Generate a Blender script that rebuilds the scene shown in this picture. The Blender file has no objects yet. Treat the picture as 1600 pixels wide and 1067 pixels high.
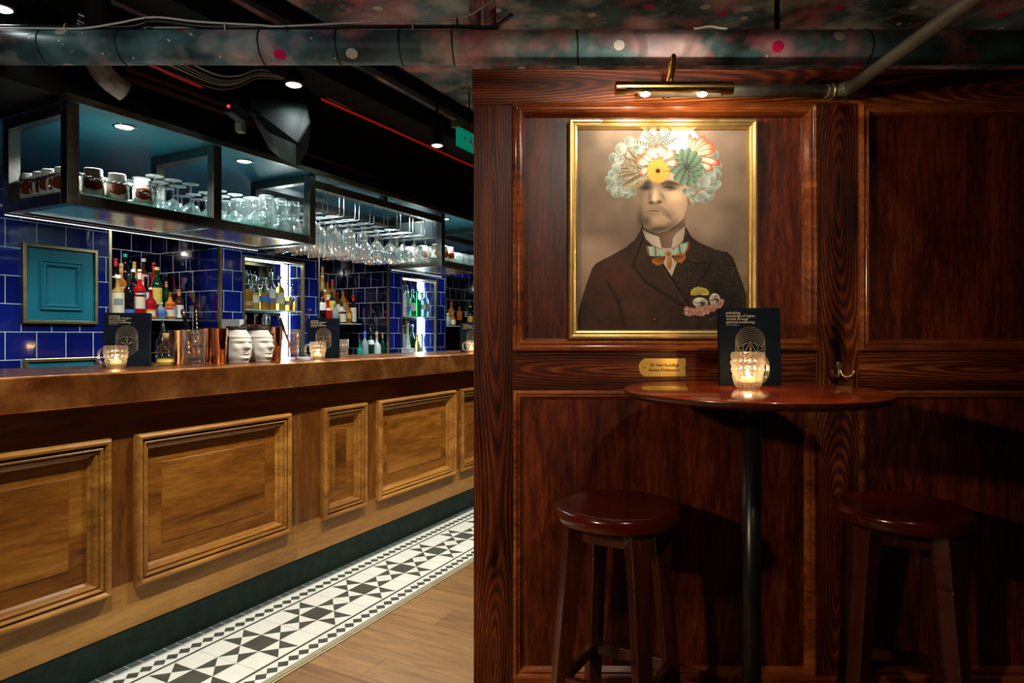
import bpy, bmesh, math, random
import numpy as np
from mathutils import Vector, Matrix, Quaternion

SC = bpy.context.scene
COL = SC.collection
random.seed(7)
PI = math.pi

# ------------------------------------------------------------------ camera, world, lights, exposure
F_PX = 1012.0
EYE = 1.24
cam_d = bpy.data.cameras.new('camera')
cam_d.sensor_width = 36.0
cam_d.lens = F_PX * 36.0 / 1600.0
cam_d.shift_y = -10.5 / 1600.0
cam_d.clip_start = 0.02
cam = bpy.data.objects.new('camera', cam_d)
COL.objects.link(cam)
cam.location = (0, 0, EYE)
cam.rotation_euler = (PI / 2, 0, 0)
SC.camera = cam

w = bpy.data.worlds.new('room_ambience')
SC.world = w
w.use_nodes = True
w.node_tree.nodes['Background'].inputs[0].default_value = (0.75, 0.9, 1.0, 1)
w.node_tree.nodes['Background'].inputs[1].default_value = 0.005

SC.view_settings.view_transform = 'Standard'
SC.view_settings.look = 'None'
SC.view_settings.gamma = 1.0
SC.view_settings.exposure = 0.15
SC.view_settings.use_curve_mapping = False
SC.cycles.transparent_max_bounces = 40
SC.cycles.max_bounces = 12
SC.cycles.glossy_bounces = 5
SC.cycles.diffuse_bounces = 3
SC.cycles.transmission_bounces = 10
SC.cycles.sample_clamp_indirect = 4.0
SC.cycles.caustics_reflective = False
SC.cycles.caustics_refractive = False
SC.cycles.use_denoising = True

# the bar runs away from the camera along D; N points over the bar to the back wall
TH = math.atan(525.0 / 1012.0)
SI, CO = math.sin(TH), math.cos(TH)
PHI = PI / 2 - TH
def B(t, u, z=0.0):
    return Vector((t * SI - u * CO, t * CO + u * SI, z))
def bar_t(px, u):
    a = (px - 800.0) / F_PX
    return u * (SI * a + CO) / (SI - CO * a)
def bar_z(px, py, u):
    a = (px - 800.0) / F_PX
    return EYE - (py - 523.0) * (u / (SI - CO * a)) / F_PX

def lamp(kind, loc, energy, color=(1, 1, 1), target=None, size=0.05, spot=None, blend=0.5, size_y=None):
    d = bpy.data.lights.new('lamp_light', kind)
    d.energy = energy
    d.color = color
    if kind == 'AREA':
        d.size = size
        if size_y:
            d.shape = 'RECTANGLE'; d.size_y = size_y
    else:
        d.shadow_soft_size = size
    if kind == 'SPOT':
        d.spot_size = math.radians(spot or 90); d.spot_blend = blend
    o = bpy.data.objects.new('lamp_light', d)
    COL.objects.link(o)
    o.location = loc
    if target is not None:
        v = Vector(target) - Vector(loc)
        o.rotation_euler = v.to_track_quat('-Z', 'Y').to_euler()
    return o

COOL = (0.86, 1.0, 0.98)
WARM = (1.0, 0.74, 0.42)
NEUT = (1.0, 0.95, 0.83)
# ceiling spots washing the bar front and the tiled strip
for t in (0.75, 2.5, 4.1):
    lamp('SPOT', B(t, 1.35, 2.55), 165, NEUT, B(t + 0.25, 2.20, 0.2), 0.022, 92, 0.7)
# soffit downlights over the bar
for t in (1.67, 2.28, 2.89, 3.50, 4.11, 4.72):
    lamp('SPOT', B(t, 2.72, 2.105), 34, COOL, B(t, 2.80, 0), 0.02, 140, 0.5)
# spots behind the bar for the back wall and shelves
for t in (1.2, 2.7, 4.5, 6.0):
    lamp('SPOT', B(t, 3.25, 2.10), 15, COOL, B(t + 0.1, 3.9, 1.0), 0.02, 120, 0.6)
# light of the candle-lit side of the room: a hanging lamp beyond the frame
lamp('SPOT', (-1.35, 0.15, 1.65), 78, (1.0, 0.70, 0.42), (0.25, 2.1, 0.68), 0.04, 80, 0.6)
# ceiling spot aimed at the portrait
lamp('SPOT', (0.62, -0.10, 2.55), 62, (1.0, 0.90, 0.74), (0.50, 2.1, 1.36), 0.05, 46, 0.9)
# added fill spot, no lamp of the room: brightens the painted duct and ceiling
lamp('SPOT', (-1.7, 0.3, 1.95), 26, (0.95, 0.97, 0.92), (-1.15, 3.0, 2.62), 0.06, 66, 0.9)

# ------------------------------------------------------------------ helpers
def lin(c):
    return tuple(((x / 12.92) if x <= 0.04045 else ((x + 0.055) / 1.055) ** 2.4) for x in c)
def hx(s):
    s = s.lstrip('#')
    return lin(tuple(int(s[i:i + 2], 16) / 255.0 for i in (0, 2, 4)))

class MB:
    def __init__(self):
        self.v = []; self.f = []; self.m = []; self.sm = []
    def add(self, vs, fs, m=0, smooth=False):
        o = len(self.v)
        self.v += [tuple(p) for p in vs]
        for f in fs:
            self.f.append([i + o for i in f]); self.m.append(m); self.sm.append(smooth)
        return self
    def box(self, x0, x1, y0, y1, z0, z1, m=0):
        vs = [(x0, y0, z0), (x1, y0, z0), (x1, y1, z0), (x0, y1, z0), (x0, y0, z1), (x1, y0, z1), (x1, y1, z1), (x0, y1, z1)]
        fs = [(0, 3, 2, 1), (4, 5, 6, 7), (0, 1, 5, 4), (1, 2, 6, 5), (2, 3, 7, 6), (3, 0, 4, 7)]
        return self.add(vs, fs, m)
    def hexa(self, lo, hi, m=0):
        n = len(lo)
        fs = [tuple(reversed(range(n))), tuple(range(n, 2 * n))]
        fs += [(i, (i + 1) % n, n + (i + 1) % n, n + i) for i in range(n)]
        return self.add(list(lo) + list(hi), fs, m)
    def lathe(self, prof, seg=24, c=(0, 0), m=0, mz=None, close=True, a0=0.0, a1=2 * PI, smooth=True):
        """prof: (r, z) from bottom to top; mz(z) picks the material"""
        full = abs(a1 - a0 - 2 * PI) < 1e-6
        n = seg if full else seg + 1
        vs = []
        for r, z in prof:
            for i in range(n):
                a = a0 + (a1 - a0) * i / seg
                vs.append((c[0] + r * math.cos(a), c[1] + r * math.sin(a), z))
        o = len(self.v)
        self.v += vs
        for k in range(len(prof) - 1):
            zm = 0.5 * (prof[k][1] + prof[k + 1][1])
            for i in range(seg):
                j = (i + 1) % n
                self.f.append([o + k * n + i, o + k * n + j, o + (k + 1) * n + j, o + (k + 1) * n + i])
                self.m.append(mz(zm) if mz else m); self.sm.append(smooth)
        if close and full:
            if prof[0][0] > 1e-5:
                self.f.append([o + i for i in reversed(range(n))]); self.m.append(mz(prof[0][1]) if mz else m); self.sm.append(False)
            if prof[-1][0] > 1e-5:
                b = o + (len(prof) - 1) * n
                self.f.append([b + i for i in range(n)]); self.m.append(mz(prof[-1][1]) if mz else m); self.sm.append(False)
        return self
    def tube(self, pts, r, seg=8, m=0, caps=True, smooth=True, sub=1):
        P = [Vector(p) for p in pts]
        R = r if isinstance(r, (list, tuple)) else [r] * len(P)
        if sub > 1 and len(P) > 2:
            Q, RR = [], []
            for i in range(len(P) - 1):
                p0, p1, p2, p3 = P[max(i - 1, 0)], P[i], P[i + 1], P[min(i + 2, len(P) - 1)]
                for k in range(sub):
                    s = k / sub
                    Q.append(0.5 * ((2 * p1) + (p2 - p0) * s + (2 * p0 - 5 * p1 + 4 * p2 - p3) * s * s + (3 * p1 - p0 - 3 * p2 + p3) * s ** 3))
                    RR.append(R[i] * (1 - s) + R[i + 1] * s)
            Q.append(P[-1]); RR.append(R[-1])
            P, R = Q, RR
        vs = []
        T0 = (P[1] - P[0]).normalized()
        ref = Vector((0, 0, 1)) if abs(T0.z) < 0.9 else Vector((1, 0, 0))
        nrm = T0.cross(ref).normalized()
        prev = T0
        for i, p in enumerate(P):
            if i == 0: T = T0
            elif i == len(P) - 1: T = (P[-1] - P[-2]).normalized()
            else: T = ((P[i + 1] - p).normalized() + (p - P[i - 1]).normalized()).normalized()
            q = prev.rotation_difference(T)
            nrm = (q @ nrm).normalized(); prev = T
            b = T.cross(nrm)
            for k in range(seg):
                a = 2 * PI * k / seg
                vs.append(p + R[i] * (math.cos(a) * nrm + math.sin(a) * b))
        n = len(P)
        fs = [(i * seg + k, i * seg + (k + 1) % seg, (i + 1) * seg + (k + 1) % seg, (i + 1) * seg + k) for i in range(n - 1) for k in range(seg)]
        self.add(vs, fs, m, smooth)
        if caps:
            o = len(self.v) - len(vs)
            self.f.append([o + k for k in reversed(range(seg))]); self.m.append(m); self.sm.append(False)
            self.f.append([o + (n - 1) * seg + k for k in range(seg)]); self.m.append(m); self.sm.append(False)
        return self
    def bar(self, p0, p1, w0, w1=None, m=0, turn=0.0):
        """square tapered bar between two points, near-vertical section aligned with turn"""
        w1 = w1 or w0
        c, s = math.cos(turn), math.sin(turn)
        def ring(p, w):
            return [(p[0] + dx * w / 2 * c - dy * w / 2 * s, p[1] + dx * w / 2 * s + dy * w / 2 * c, p[2]) for dx, dy in ((-1, -1), (1, -1), (1, 1), (-1, 1))]
        return self.hexa(ring(p0, w0), ring(p1, w1), m)
    def frame(self, x0, x1, z0, z1, prof, y=0.0, m=0):
        """mitred frame in the XZ plane; prof: (inset, height towards -Y)"""
        rings = []
        for o, h in prof:
            rings.append([(x0 + o, y - h, z0 + o), (x1 - o, y - h, z0 + o), (x1 - o, y - h, z1 - o), (x0 + o, y - h, z1 - o)])
        vs = [p for r in rings for p in r]
        fs = []
        for k in range(len(rings) - 1):
            for i in range(4):
                j = (i + 1) % 4
                fs.append((k * 4 + i, k * 4 + j, (k + 1) * 4 + j, (k + 1) * 4 + i))
        return self.add(vs, fs, m)
    def poly(self, pts, m=0):
        return self.add(pts, [tuple(range(len(pts)))], m)
    def torus(self, c, axis, R, r, seg=24, sg=8, m=0):
        ax = Vector(axis).normalized()
        a = ax.orthogonal().normalized(); b = ax.cross(a)
        pts = [Vector(c) + R * (math.cos(2 * PI * i / seg) * a + math.sin(2 * PI * i / seg) * b) for i in range(seg)]
        vs, fs = [], []
        for i, p in enumerate(pts):
            rad = (p - Vector(c)).normalized()
            for k in range(sg):
                an = 2 * PI * k / sg
                vs.append(p + r * (math.cos(an) * rad + math.sin(an) * ax))
        for i in range(seg):
            for k in range(sg):
                fs.append((i * sg + k, ((i + 1) % seg) * sg + k, ((i + 1) % seg) * sg + (k + 1) % sg, i * sg + (k + 1) % sg))
        return self.add(vs, fs, m, True)
    def shift(self, fn):
        self.v = [tuple(fn(Vector(p))) for p in self.v]
        return self
    def build(self, name, mats, parent=None, bevel=0.0, loc=None, rotz=None, fix=True, autosmooth=True):
        me = bpy.data.meshes.new(name)
        me.from_pydata([tuple(p) for p in self.v], [], self.f)
        if not isinstance(mats, (list, tuple)):
            mats = [mats]
        for mm in mats:
            me.materials.append(mm)
        me.polygons.foreach_set('material_index', self.m)
        me.polygons.foreach_set('use_smooth', self.sm)
        if fix:
            bm = bmesh.new(); bm.from_mesh(me)
            bmesh.ops.recalc_face_normals(bm, faces=bm.faces)
            bm.to_mesh(me); bm.free()
        me.update()
        o = bpy.data.objects.new(name, me)
        COL.objects.link(o)
        if parent is not None:
            o.parent = parent
        if loc is not None:
            o.location = loc
        if rotz is not None:
            o.rotation_euler = (0, 0, rotz)
        if bevel > 0:
            md = o.modifiers.new('edge', 'BEVEL')
            md.width = bevel; md.segments = 2; md.limit_method = 'ANGLE'; md.angle_limit = math.radians(35)
        return o

def tag(o, label, cat, group=None, kind=None):
    o['label'] = label; o['category'] = cat
    if group: o['group'] = group
    if kind: o['kind'] = kind
    return o
def thing(name, label, cat, loc=(0, 0, 0), rotz=0.0, group=None):
    o = bpy.data.objects.new(name, None)
    o.empty_display_size = 0.05
    COL.objects.link(o)
    o.location = loc
    o.rotation_euler = (0, 0, rotz)
    return tag(o, label, cat, group)
def struct(o, label=None):
    o['kind'] = 'structure'
    if label: o['label'] = label
    return o
def dup(root, loc, rotz=None, label=None, group=None):
    r = root.copy(); COL.objects.link(r)
    r.location = loc
    if rotz is not None: r.rotation_euler = (0, 0, rotz)
    if label: r['label'] = label
    if group: r['group'] = group
    for ch in list(root.children):
        c = ch.copy(); COL.objects.link(c); c.parent = r
        for g in list(ch.children):
            d = g.copy(); COL.objects.link(d); d.parent = c
    return r

def text_part(name, body, width, mat, parent, loc, bold=0.0, face='-Y', spacing=1.0, height=None):
    """flat lettering, left-aligned at loc in the XZ plane facing -Y"""
    cu = bpy.data.curves.new(name, 'FONT')
    cu.body = body; cu.size = 1.0; cu.offset = bold; cu.space_character = spacing
    cu.extrude = 0.0; cu.resolution_u = 3
    to = bpy.data.objects.new(name, cu); COL.objects.link(to)
    bpy.context.view_layer.update()
    dg = bpy.context.evaluated_depsgraph_get()
    me = bpy.data.meshes.new_from_object(to.evaluated_get(dg))
    bpy.data.objects.remove(to)
    me.name = name
    xs = [v.co.x for v in me.vertices]
    ys = [v.co.y for v in me.vertices]
    k = width / max(1e-6, max(xs) - min(xs))
    ky = k if height is None else height / max(1e-6, max(ys) - min(ys))
    for v in me.vertices:
        x, y = (v.co.x - min(xs)) * k, v.co.y * ky
        v.co = (x, 0, y)
    me.materials.clear(); me.materials.append(mat)
    o = bpy.data.objects.new(name, me); COL.objects.link(o)
    o.parent = parent; o.location = loc
    return o

# ------------------------------------------------------------------ materials
class NT:
    def __init__(self, name):
        self.mat = bpy.data.materials.new(name); self.mat.use_nodes = True
        self.t = self.mat.node_tree; self.t.nodes.clear()
        self.out = self.n('ShaderNodeOutputMaterial')
    def n(self, typ, **kw):
        nd = self.t.nodes.new(typ)
        for k, v in kw.items():
            if k.startswith('i_'):
                key = k[2:]
                key = int(key) if key.isdigit() else key.replace('_', ' ')
                nd.inputs[key].default_value = v
            else:
                setattr(nd, k, v)
        return nd
    def l(self, a, ao, b, bi):
        self.t.links.new(a.outputs[ao], b.inputs[bi])
    def math(self, op, a, b=None, c=None):
        nd = self.n('ShaderNodeMath', operation=op)
        for i, x in enumerate((a, b, c)):
            if x is None: continue
            if isinstance(x, (int, float)): nd.inputs[i].default_value = x
            else: self.t.links.new(x, nd.inputs[i])
        return nd.outputs[0]
    def ramp(self, fac, stops, interp='LINEAR'):
        r = self.n('ShaderNodeValToRGB')
        r.color_ramp.interpolation = interp
        e = r.color_ramp.elements
        while len(e) < len(stops): e.new(0.5)
        for i, (p, c) in enumerate(stops):
            e[i].position = p; e[i].color = (c[0], c[1], c[2], 1)
        self.t.links.new(fac, r.inputs[0])
        return r.outputs[0]
    def mix(self, fac, a, b, blend='MIX'):
        nd = self.n('ShaderNodeMix', data_type='RGBA', blend_type=blend)
        for i, x in ((0, fac), (6, a), (7, b)):
            if isinstance(x, (int, float)): nd.inputs[i].default_value = x
            elif isinstance(x, tuple): nd.inputs[i].default_value = (x[0], x[1], x[2], 1)
            else: self.t.links.new(x, nd.inputs[i])
        return nd.outputs[2]
    def pbsdf(self, base=None, rough=0.5, metal=0.0, spec=0.5, coat=0.0, coat_r=0.1, trans=0.0, ior=1.5, emis=None, es=0.0, bump=None, bump_s=0.2, bump_d=0.002):
        p = self.n('ShaderNodeBsdfPrincipled')
        for key, x in (('Base Color', base), ('Roughness', rough)):
            if x is None: continue
            if isinstance(x, (int, float)): p.inputs[key].default_value = x
            elif isinstance(x, tuple): p.inputs[key].default_value = (x[0], x[1], x[2], 1)
            else: self.t.links.new(x, p.inputs[key])
        p.inputs['Metallic'].default_value = metal
        p.inputs['Specular IOR Level'].default_value = spec
        p.inputs['Coat Weight'].default_value = coat
        p.inputs['Coat Roughness'].default_value = coat_r
        p.inputs['Transmission Weight'].default_value = trans
        p.inputs['IOR'].default_value = ior
        if emis:
            p.inputs['Emission Color'].default_value = (*emis, 1); p.inputs['Emission Strength'].default_value = es
        if bump is not None:
            b = self.n('ShaderNodeBump'); b.inputs['Strength'].default_value = bump_s; b.inputs['Distance'].default_value = bump_d
            self.t.links.new(bump, b.inputs['Height']); self.l(b, 0, p, 'Normal')
        self.l(p, 0, self.out, 0)
        return p
    def coord(self, scale=(1, 1, 1), loc=(0, 0, 0), rnd=False, rot=(0, 0, 0)):
        tc = self.n('ShaderNodeTexCoord')
        src = tc.outputs['Object']
        if rnd:
            oi = self.n('ShaderNodeObjectInfo')
            ad = self.n('ShaderNodeVectorMath', operation='ADD')
            cm = self.n('ShaderNodeCombineXYZ')
            m1 = self.math('MULTIPLY', oi.outputs['Random'], 37.0)
            m2 = self.math('MULTIPLY', oi.outputs['Random'], 91.0)
            self.t.links.new(m1, cm.inputs[0]); self.t.links.new(m2, cm.inputs[1]); self.t.links.new(m1, cm.inputs[2])
            self.t.links.new(src, ad.inputs[0]); self.l(cm, 0, ad, 1)
            src = ad.outputs[0]
        mp = self.n('ShaderNodeMapping')
        mp.inputs['Scale'].default_value = scale; mp.inputs['Location'].default_value = loc; mp.inputs['Rotation'].default_value = rot
        self.t.links.new(src, mp.inputs[0])
        return mp.outputs[0]
    def noise(self, vec, scale=5, detail=4, rough=0.6, dist=0.0):
        nd = self.n('ShaderNodeTexNoise')
        nd.inputs['Scale'].default_value = scale; nd.inputs['Detail'].default_value = detail
        nd.inputs['Roughness'].default_value = rough; nd.inputs['Distortion'].default_value = dist
        self.t.links.new(vec, nd.inputs['Vector'])
        return nd.outputs[0]

_cache = {}
def plain(name, col, rough=0.5, metal=0.0, spec=0.5, coat=0.0, trans=0.0, ior=1.5, vary=0.12, es=0.0, emis=None):
    if name in _cache: return _cache[name]
    k = NT(name)
    if vary > 0:
        v = k.coord((1, 1, 1), rnd=True)
        f = k.noise(v, 22, 4)
        base = k.ramp(f, [(0.3, tuple(c * (1 - vary) for c in col)), (0.7, tuple(min(1, c * (1 + vary)) for c in col))])
    else:
        base = col
    k.pbsdf(base, rough, metal, spec, coat, 0.08, trans, ior, emis, es)
    _cache[name] = k.mat
    return k.mat

def emitter(name, col, s):
    k = NT(name)
    e = k.n('ShaderNodeEmission'); e.inputs[0].default_value = (*col, 1); e.inputs[1].default_value = s
    k.l(e, 0, k.out, 0)
    return k.mat

def pine(name, axis, dark, mid, light, rough=0.34, coat=0.12):
    """stained softwood sawn through the rings: straight lines at the edges, tall arches mid-board, a few knots"""
    k = NT(name)
    tc = k.n('ShaderNodeTexCoord'); oi = k.n('ShaderNodeObjectInfo')
    sep = k.n('ShaderNodeSeparateXYZ'); k.l(tc, 'Object', sep, 0)
    rnd = k.math('MULTIPLY', oi.outputs['Random'], 53.0)
    al = k.math('ADD', sep.outputs['xyz'.index(axis)], rnd)
    ac = sep.outputs[0 if axis == 'z' else 2]
    cm = k.n('ShaderNodeCombineXYZ'); k.t.links.new(k.math('MULTIPLY', al, 0.42), cm.inputs[0]); k.t.links.new(k.math('MULTIPLY', ac, 0.8), cm.inputs[1])
    k.t.links.new(rnd, cm.inputs[2])
    nlow = k.noise(cm.outputs[0], 2.1, 1, 0.4)
    cs = k.n('ShaderNodeCombineXYZ'); k.t.links.new(k.math('MULTIPLY', al, 1.0), cs.inputs[0]); k.t.links.new(k.math('MULTIPLY', ac, 14.0), cs.inputs[1]); k.t.links.new(rnd, cs.inputs[2])
    wob = k.noise(cs.outputs[0], 2.6, 3, 0.5)
    cf = k.n('ShaderNodeCombineXYZ'); k.t.links.new(k.math('MULTIPLY', al, 2.5), cf.inputs[0]); k.t.links.new(k.math('MULTIPLY', ac, 130.0), cf.inputs[1]); k.t.links.new(rnd, cf.inputs[2])
    fine = k.noise(cf.outputs[0], 4.0, 5, 0.7)
    ck = k.n('ShaderNodeCombineXYZ'); k.t.links.new(k.math('MULTIPLY', al, 1.1), ck.inputs[0]); k.t.links.new(k.math('MULTIPLY', ac, 5.5), ck.inputs[1]); k.t.links.new(rnd, ck.inputs[2])
    vo = k.n('ShaderNodeTexVoronoi', voronoi_dimensions='2D'); vo.inputs['Scale'].default_value = 1.0
    k.l(ck, 0, vo, 'Vector')
    d = vo.outputs['Distance']
    kn = k.math('EXPONENT', k.math('MULTIPLY', d, -9.0))
    nn = k.math('MULTIPLY', k.math('SUBTRACT', nlow, 0.42), 0.42)
    acs = k.math('ADD', ac, k.math('MULTIPLY', k.math('SUBTRACT', wob, 0.5), 0.014))
    f = k.math('SQRT', k.math('ADD', k.math('MULTIPLY', acs, acs), k.math('MULTIPLY', nn, nn)))
    f = k.math('ADD', f, k.math('MULTIPLY', kn, 0.022))
    sn = k.math('SINE', k.math('MULTIPLY', f, 2 * PI / 0.0088))
    g = k.math('ADD', k.math('MULTIPLY', sn, 0.14), 0.44)
    g = k.math('ADD', g, k.math('MULTIPLY', k.math('SUBTRACT', fine, 0.5), 0.9))
    g = k.math('ADD', g, k.math('MULTIPLY', k.math('SUBTRACT', k.noise(cs.outputs[0], 0.9, 3, 0.55), 0.5), 1.3))
    g = k.math('SUBTRACT', g, k.math('MULTIPLY', k.math('EXPONENT', k.math('MULTIPLY', d, -24.0)), 0.9))
    base = k.ramp(g, [(0.14, dark), (0.52, mid), (0.98, light)])
    k.pbsdf(base, rough, 0, 0.4, coat, 0.12, bump=g, bump_s=0.3, bump_d=0.0012)
    return k.mat

def veneer(name, axis, dark, mid, light, rough=0.3, coat=0.2, fig=0.5):
    k = NT(name)
    s = [1, 1, 1]
    s['xyz'.index(axis)] = 0.14
    v = k.coord(tuple(s), rnd=True)
    a = k.noise(v, 5, 6, 0.62, 1.2)
    b = k.noise(v, 75, 4, 0.7)
    g = k.math('ADD', k.math('MULTIPLY', a, 1.0), k.math('MULTIPLY', k.math('SUBTRACT', b, 0.5), fig))
    base = k.ramp(g, [(0.28, dark), (0.5, mid), (0.75, light)])
    k.pbsdf(base, rough, 0, 0.5, coat, 0.12, bump=b, bump_s=0.08, bump_d=0.001)
    return k.mat

PD, PM, PL = (0.008, 0.0016, 0.0008), (0.105, 0.017, 0.004), (0.48, 0.15, 0.032)
M = {}
M['pine_z'] = pine('stained_pine_upright', 'z', PD, PM, PL)
M['pine_x'] = pine('stained_pine_level', 'x', PD, PM, PL)
M['ply'] = veneer('stained_veneer_panel', 'z', (0.020, 0.0030, 0.0008), (0.080, 0.0115, 0.0026), (0.20, 0.038, 0.007), rough=0.38, fig=0.9)
M['mould'] = veneer('stained_moulding', 'x', (0.05, 0.009, 0.002), (0.22, 0.05, 0.010), (0.46, 0.15, 0.035), rough=0.24, coat=0.4)
OD, OM, OL = (0.060, 0.015, 0.002), (0.195, 0.066, 0.007), (0.37, 0.155, 0.021)
M['oak_x'] = veneer('bar_timber_level', 'x', OD, OM, OL, rough=0.34, fig=0.5)
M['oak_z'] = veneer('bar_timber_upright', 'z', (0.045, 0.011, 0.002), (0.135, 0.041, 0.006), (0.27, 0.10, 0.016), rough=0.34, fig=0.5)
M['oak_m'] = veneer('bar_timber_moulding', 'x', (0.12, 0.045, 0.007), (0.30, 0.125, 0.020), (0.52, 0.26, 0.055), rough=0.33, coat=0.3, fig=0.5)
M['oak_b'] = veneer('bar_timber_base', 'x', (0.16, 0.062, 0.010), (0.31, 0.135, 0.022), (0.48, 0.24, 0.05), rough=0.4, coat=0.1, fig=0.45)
M['oak_t'] = veneer('bar_timber_shaded_top', 'x', (0.035, 0.008, 0.002), (0.10, 0.026, 0.005), (0.18, 0.055, 0.010), rough=0.34, fig=0.5)  # darker copy of the bar timber: the counter's shade put into the colour
M['mahog'] = veneer('polished_mahogany', 'x', (0.26, 0.022, 0.005), (0.44, 0.048, 0.010), (0.60, 0.085, 0.018), rough=0.13, coat=0.7, fig=0.25)
M['seat'] = veneer('dark_mahogany_seat', 'x', (0.03, 0.0025, 0.001), (0.068, 0.0055, 0.0022), (0.11, 0.010, 0.004), rough=0.2, coat=0.4, fig=0.25)
M['stool'] = veneer('dark_stool_timber', 'z', (0.012, 0.003, 0.0015), (0.045, 0.009, 0.003), (0.10, 0.022, 0.008), rough=0.28, coat=0.5, fig=0.4)
M['black'] = plain('black_coated_metal', (0.008, 0.009, 0.009), 0.3)
M['soot'] = plain('black_matt_paint', (0.0035, 0.003, 0.0026), 0.8, spec=0.2, vary=0.5)
M['dkgreen'] = plain('dark_green_kickboard', (0.004, 0.014, 0.009), 0.6, spec=0.25, vary=0.5)
M['steel'] = plain('brushed_dark_steel', (0.20, 0.19, 0.165), 0.3, 1.0, vary=0.25)
M['chrome'] = plain('polished_steel', (0.62, 0.62, 0.62), 0.12, 1.0, vary=0.05)
M['brass'] = plain('brushed_brass_trim', (0.50, 0.40, 0.22), 0.35, 1.0, vary=0.15)
M['gold'] = plain('polished_brass', (0.80, 0.52, 0.13), 0.17, 1.0, vary=0.08)
M['giltframe'] = plain('gilded_frame', (0.72, 0.50, 0.19), 0.3, 0.85, vary=0.12)
M['copper'] = plain('polished_copper', (0.66, 0.37, 0.26), 0.07, 1.0, vary=0.08)
M['teal'] = plain('teal_paint', (0.008, 0.165, 0.23), 0.32, vary=0.06)
M['soffit'] = plain('teal_gloss_soffit', (0.05, 0.27, 0.38), 0.38, spec=0.35, vary=0.12)
M['white'] = plain('white_glaze', (0.80, 0.78, 0.70), 0.15, coat=0.5, vary=0.03)
M['plaster'] = plain('chalky_ceramic', (0.72, 0.68, 0.60), 0.45, vary=0.05)
M['rust'] = plain('brown_running_glaze', (0.22, 0.045, 0.012), 0.12, coat=0.5, vary=0.6)
M['paper'] = plain('white_card', (0.82, 0.83, 0.83), 0.6, vary=0.03)
M['ink'] = plain('dark_menu_card', (0.003, 0.007, 0.014), 0.62, spec=0.08, vary=0.3)
M['foil'] = plain('cream_print', (0.74, 0.61, 0.40), 0.34, 0.85, vary=0.0)
M['greymetal'] = plain('grey_galvanised', (0.15, 0.145, 0.11), 0.45, 0.6, vary=0.25)
M['cable_w'] = plain('pale_cable', (0.75, 0.72, 0.64), 0.5, vary=0.05)
M['cable_g'] = plain('grey_cable', (0.38, 0.38, 0.37), 0.4, vary=0.05)
M['cable_k'] = plain('black_cable', (0.012, 0.012, 0.013), 0.4, vary=0.05)
M['cable_r'] = plain('red_cable', (0.75, 0.02, 0.012), 0.35, vary=0.05, emis=(1, 0.03, 0.02), es=0.12)
M['plaque'] = plain('lacquered_brass_plaque', (0.88, 0.58, 0.13), 0.28, 0.5, coat=0.3, vary=0.12)
M['rod'] = plain('bright_wire', (0.34, 0.36, 0.36), 0.35, 0.3, vary=0.05)
M['cable_dr'] = plain('dull_red_cable', (0.45, 0.02, 0.015), 0.5, vary=0.05)
M['grille'] = plain('speaker_grille', (0.10, 0.105, 0.10), 0.35, 0.5, vary=0.12)
M['spk'] = plain('speaker_cabinet', (0.008, 0.018, 0.015), 0.6, spec=0.3, vary=0.35)
M['led'] = emitter('led_strip_glow', (0.82, 1.0, 0.97), 55.0)
M['ledlow'] = emitter('led_edge_glow', (0.82, 1.0, 0.97), 14.0)
M['lens'] = emitter('downlight_lens_glow', (1.0, 0.93, 0.80), 9.0)
M['lenscool'] = emitter('spot_lens_glow', (0.85, 1.0, 0.97), 7.0)
M['bulb'] = emitter('bulb_glow', (1.0, 0.86, 0.60), 45.0)
M['flame'] = emitter('candle_flame', (1.0, 0.62, 0.22), 30.0)
M['redled'] = emitter('red_indicator', (1.0, 0.04, 0.02), 1.5)
M['exitglow'] = emitter('exit_sign_glow', (0.01, 0.62, 0.36), 0.22)
M['wax'] = plain('candle_wax', (0.85, 0.75, 0.55), 0.5, vary=0.0, emis=(1.0, 0.6, 0.2), es=1.3)  # flame light in the wax put in as a slight glow of its own

def thin_glass(name, tint=(0.96, 1.0, 0.99), lo=0.05, hi=0.75, rough=0.02, haze=0.0):
    k = NT(name)
    lw = k.n('ShaderNodeLayerWeight'); lw.inputs['Blend'].default_value = 0.35
    f = k.math('ADD', k.math('MULTIPLY', k.math('POWER', lw.outputs['Facing'], 2.2), hi - lo), lo)
    tr = k.n('ShaderNodeBsdfTransparent'); tr.inputs[0].default_value = (*tint, 1)
    gl = k.n('ShaderNodeBsdfGlossy'); gl.inputs[0].default_value = (1, 1, 1, 1); gl.inputs['Roughness'].default_value = rough
    mx = k.n('ShaderNodeMixShader')
    k.t.links.new(f, mx.inputs[0]); k.l(tr, 0, mx, 1); k.l(gl, 0, mx, 2)
    last = mx
    if haze > 0:
        df = k.n('ShaderNodeBsdfDiffuse'); df.inputs[0].default_value = (0.9, 0.95, 0.94, 1)
        tl = k.n('ShaderNodeBsdfTranslucent'); tl.inputs[0].default_value = (0.95, 0.95, 0.92, 1)
        m1 = k.n('ShaderNodeMixShader'); m1.inputs[0].default_value = 0.5
        k.l(df, 0, m1, 1); k.l(tl, 0, m1, 2)
        m2 = k.n('ShaderNodeMixShader')
        k.t.links.new(k.math('MULTIPLY', k.math('ADD', k.math('MULTIPLY', lw.outputs['Facing'], 1.4), 0.3), haze), m2.inputs[0])
        k.l(mx, 0, m2, 1); k.l(m1, 0, m2, 2)
        last = m2
    k.l(last, 0, k.out, 0)
    return k.mat
M['glass'] = thin_glass('clear_glass', (0.97, 1.0, 0.995), 0.14, 1.0, 0.01, haze=0.035)
M['glass_cut'] = thin_glass('cut_glass', (1.0, 0.97, 0.92), 0.16, 0.9, 0.05, haze=0.06)
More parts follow.
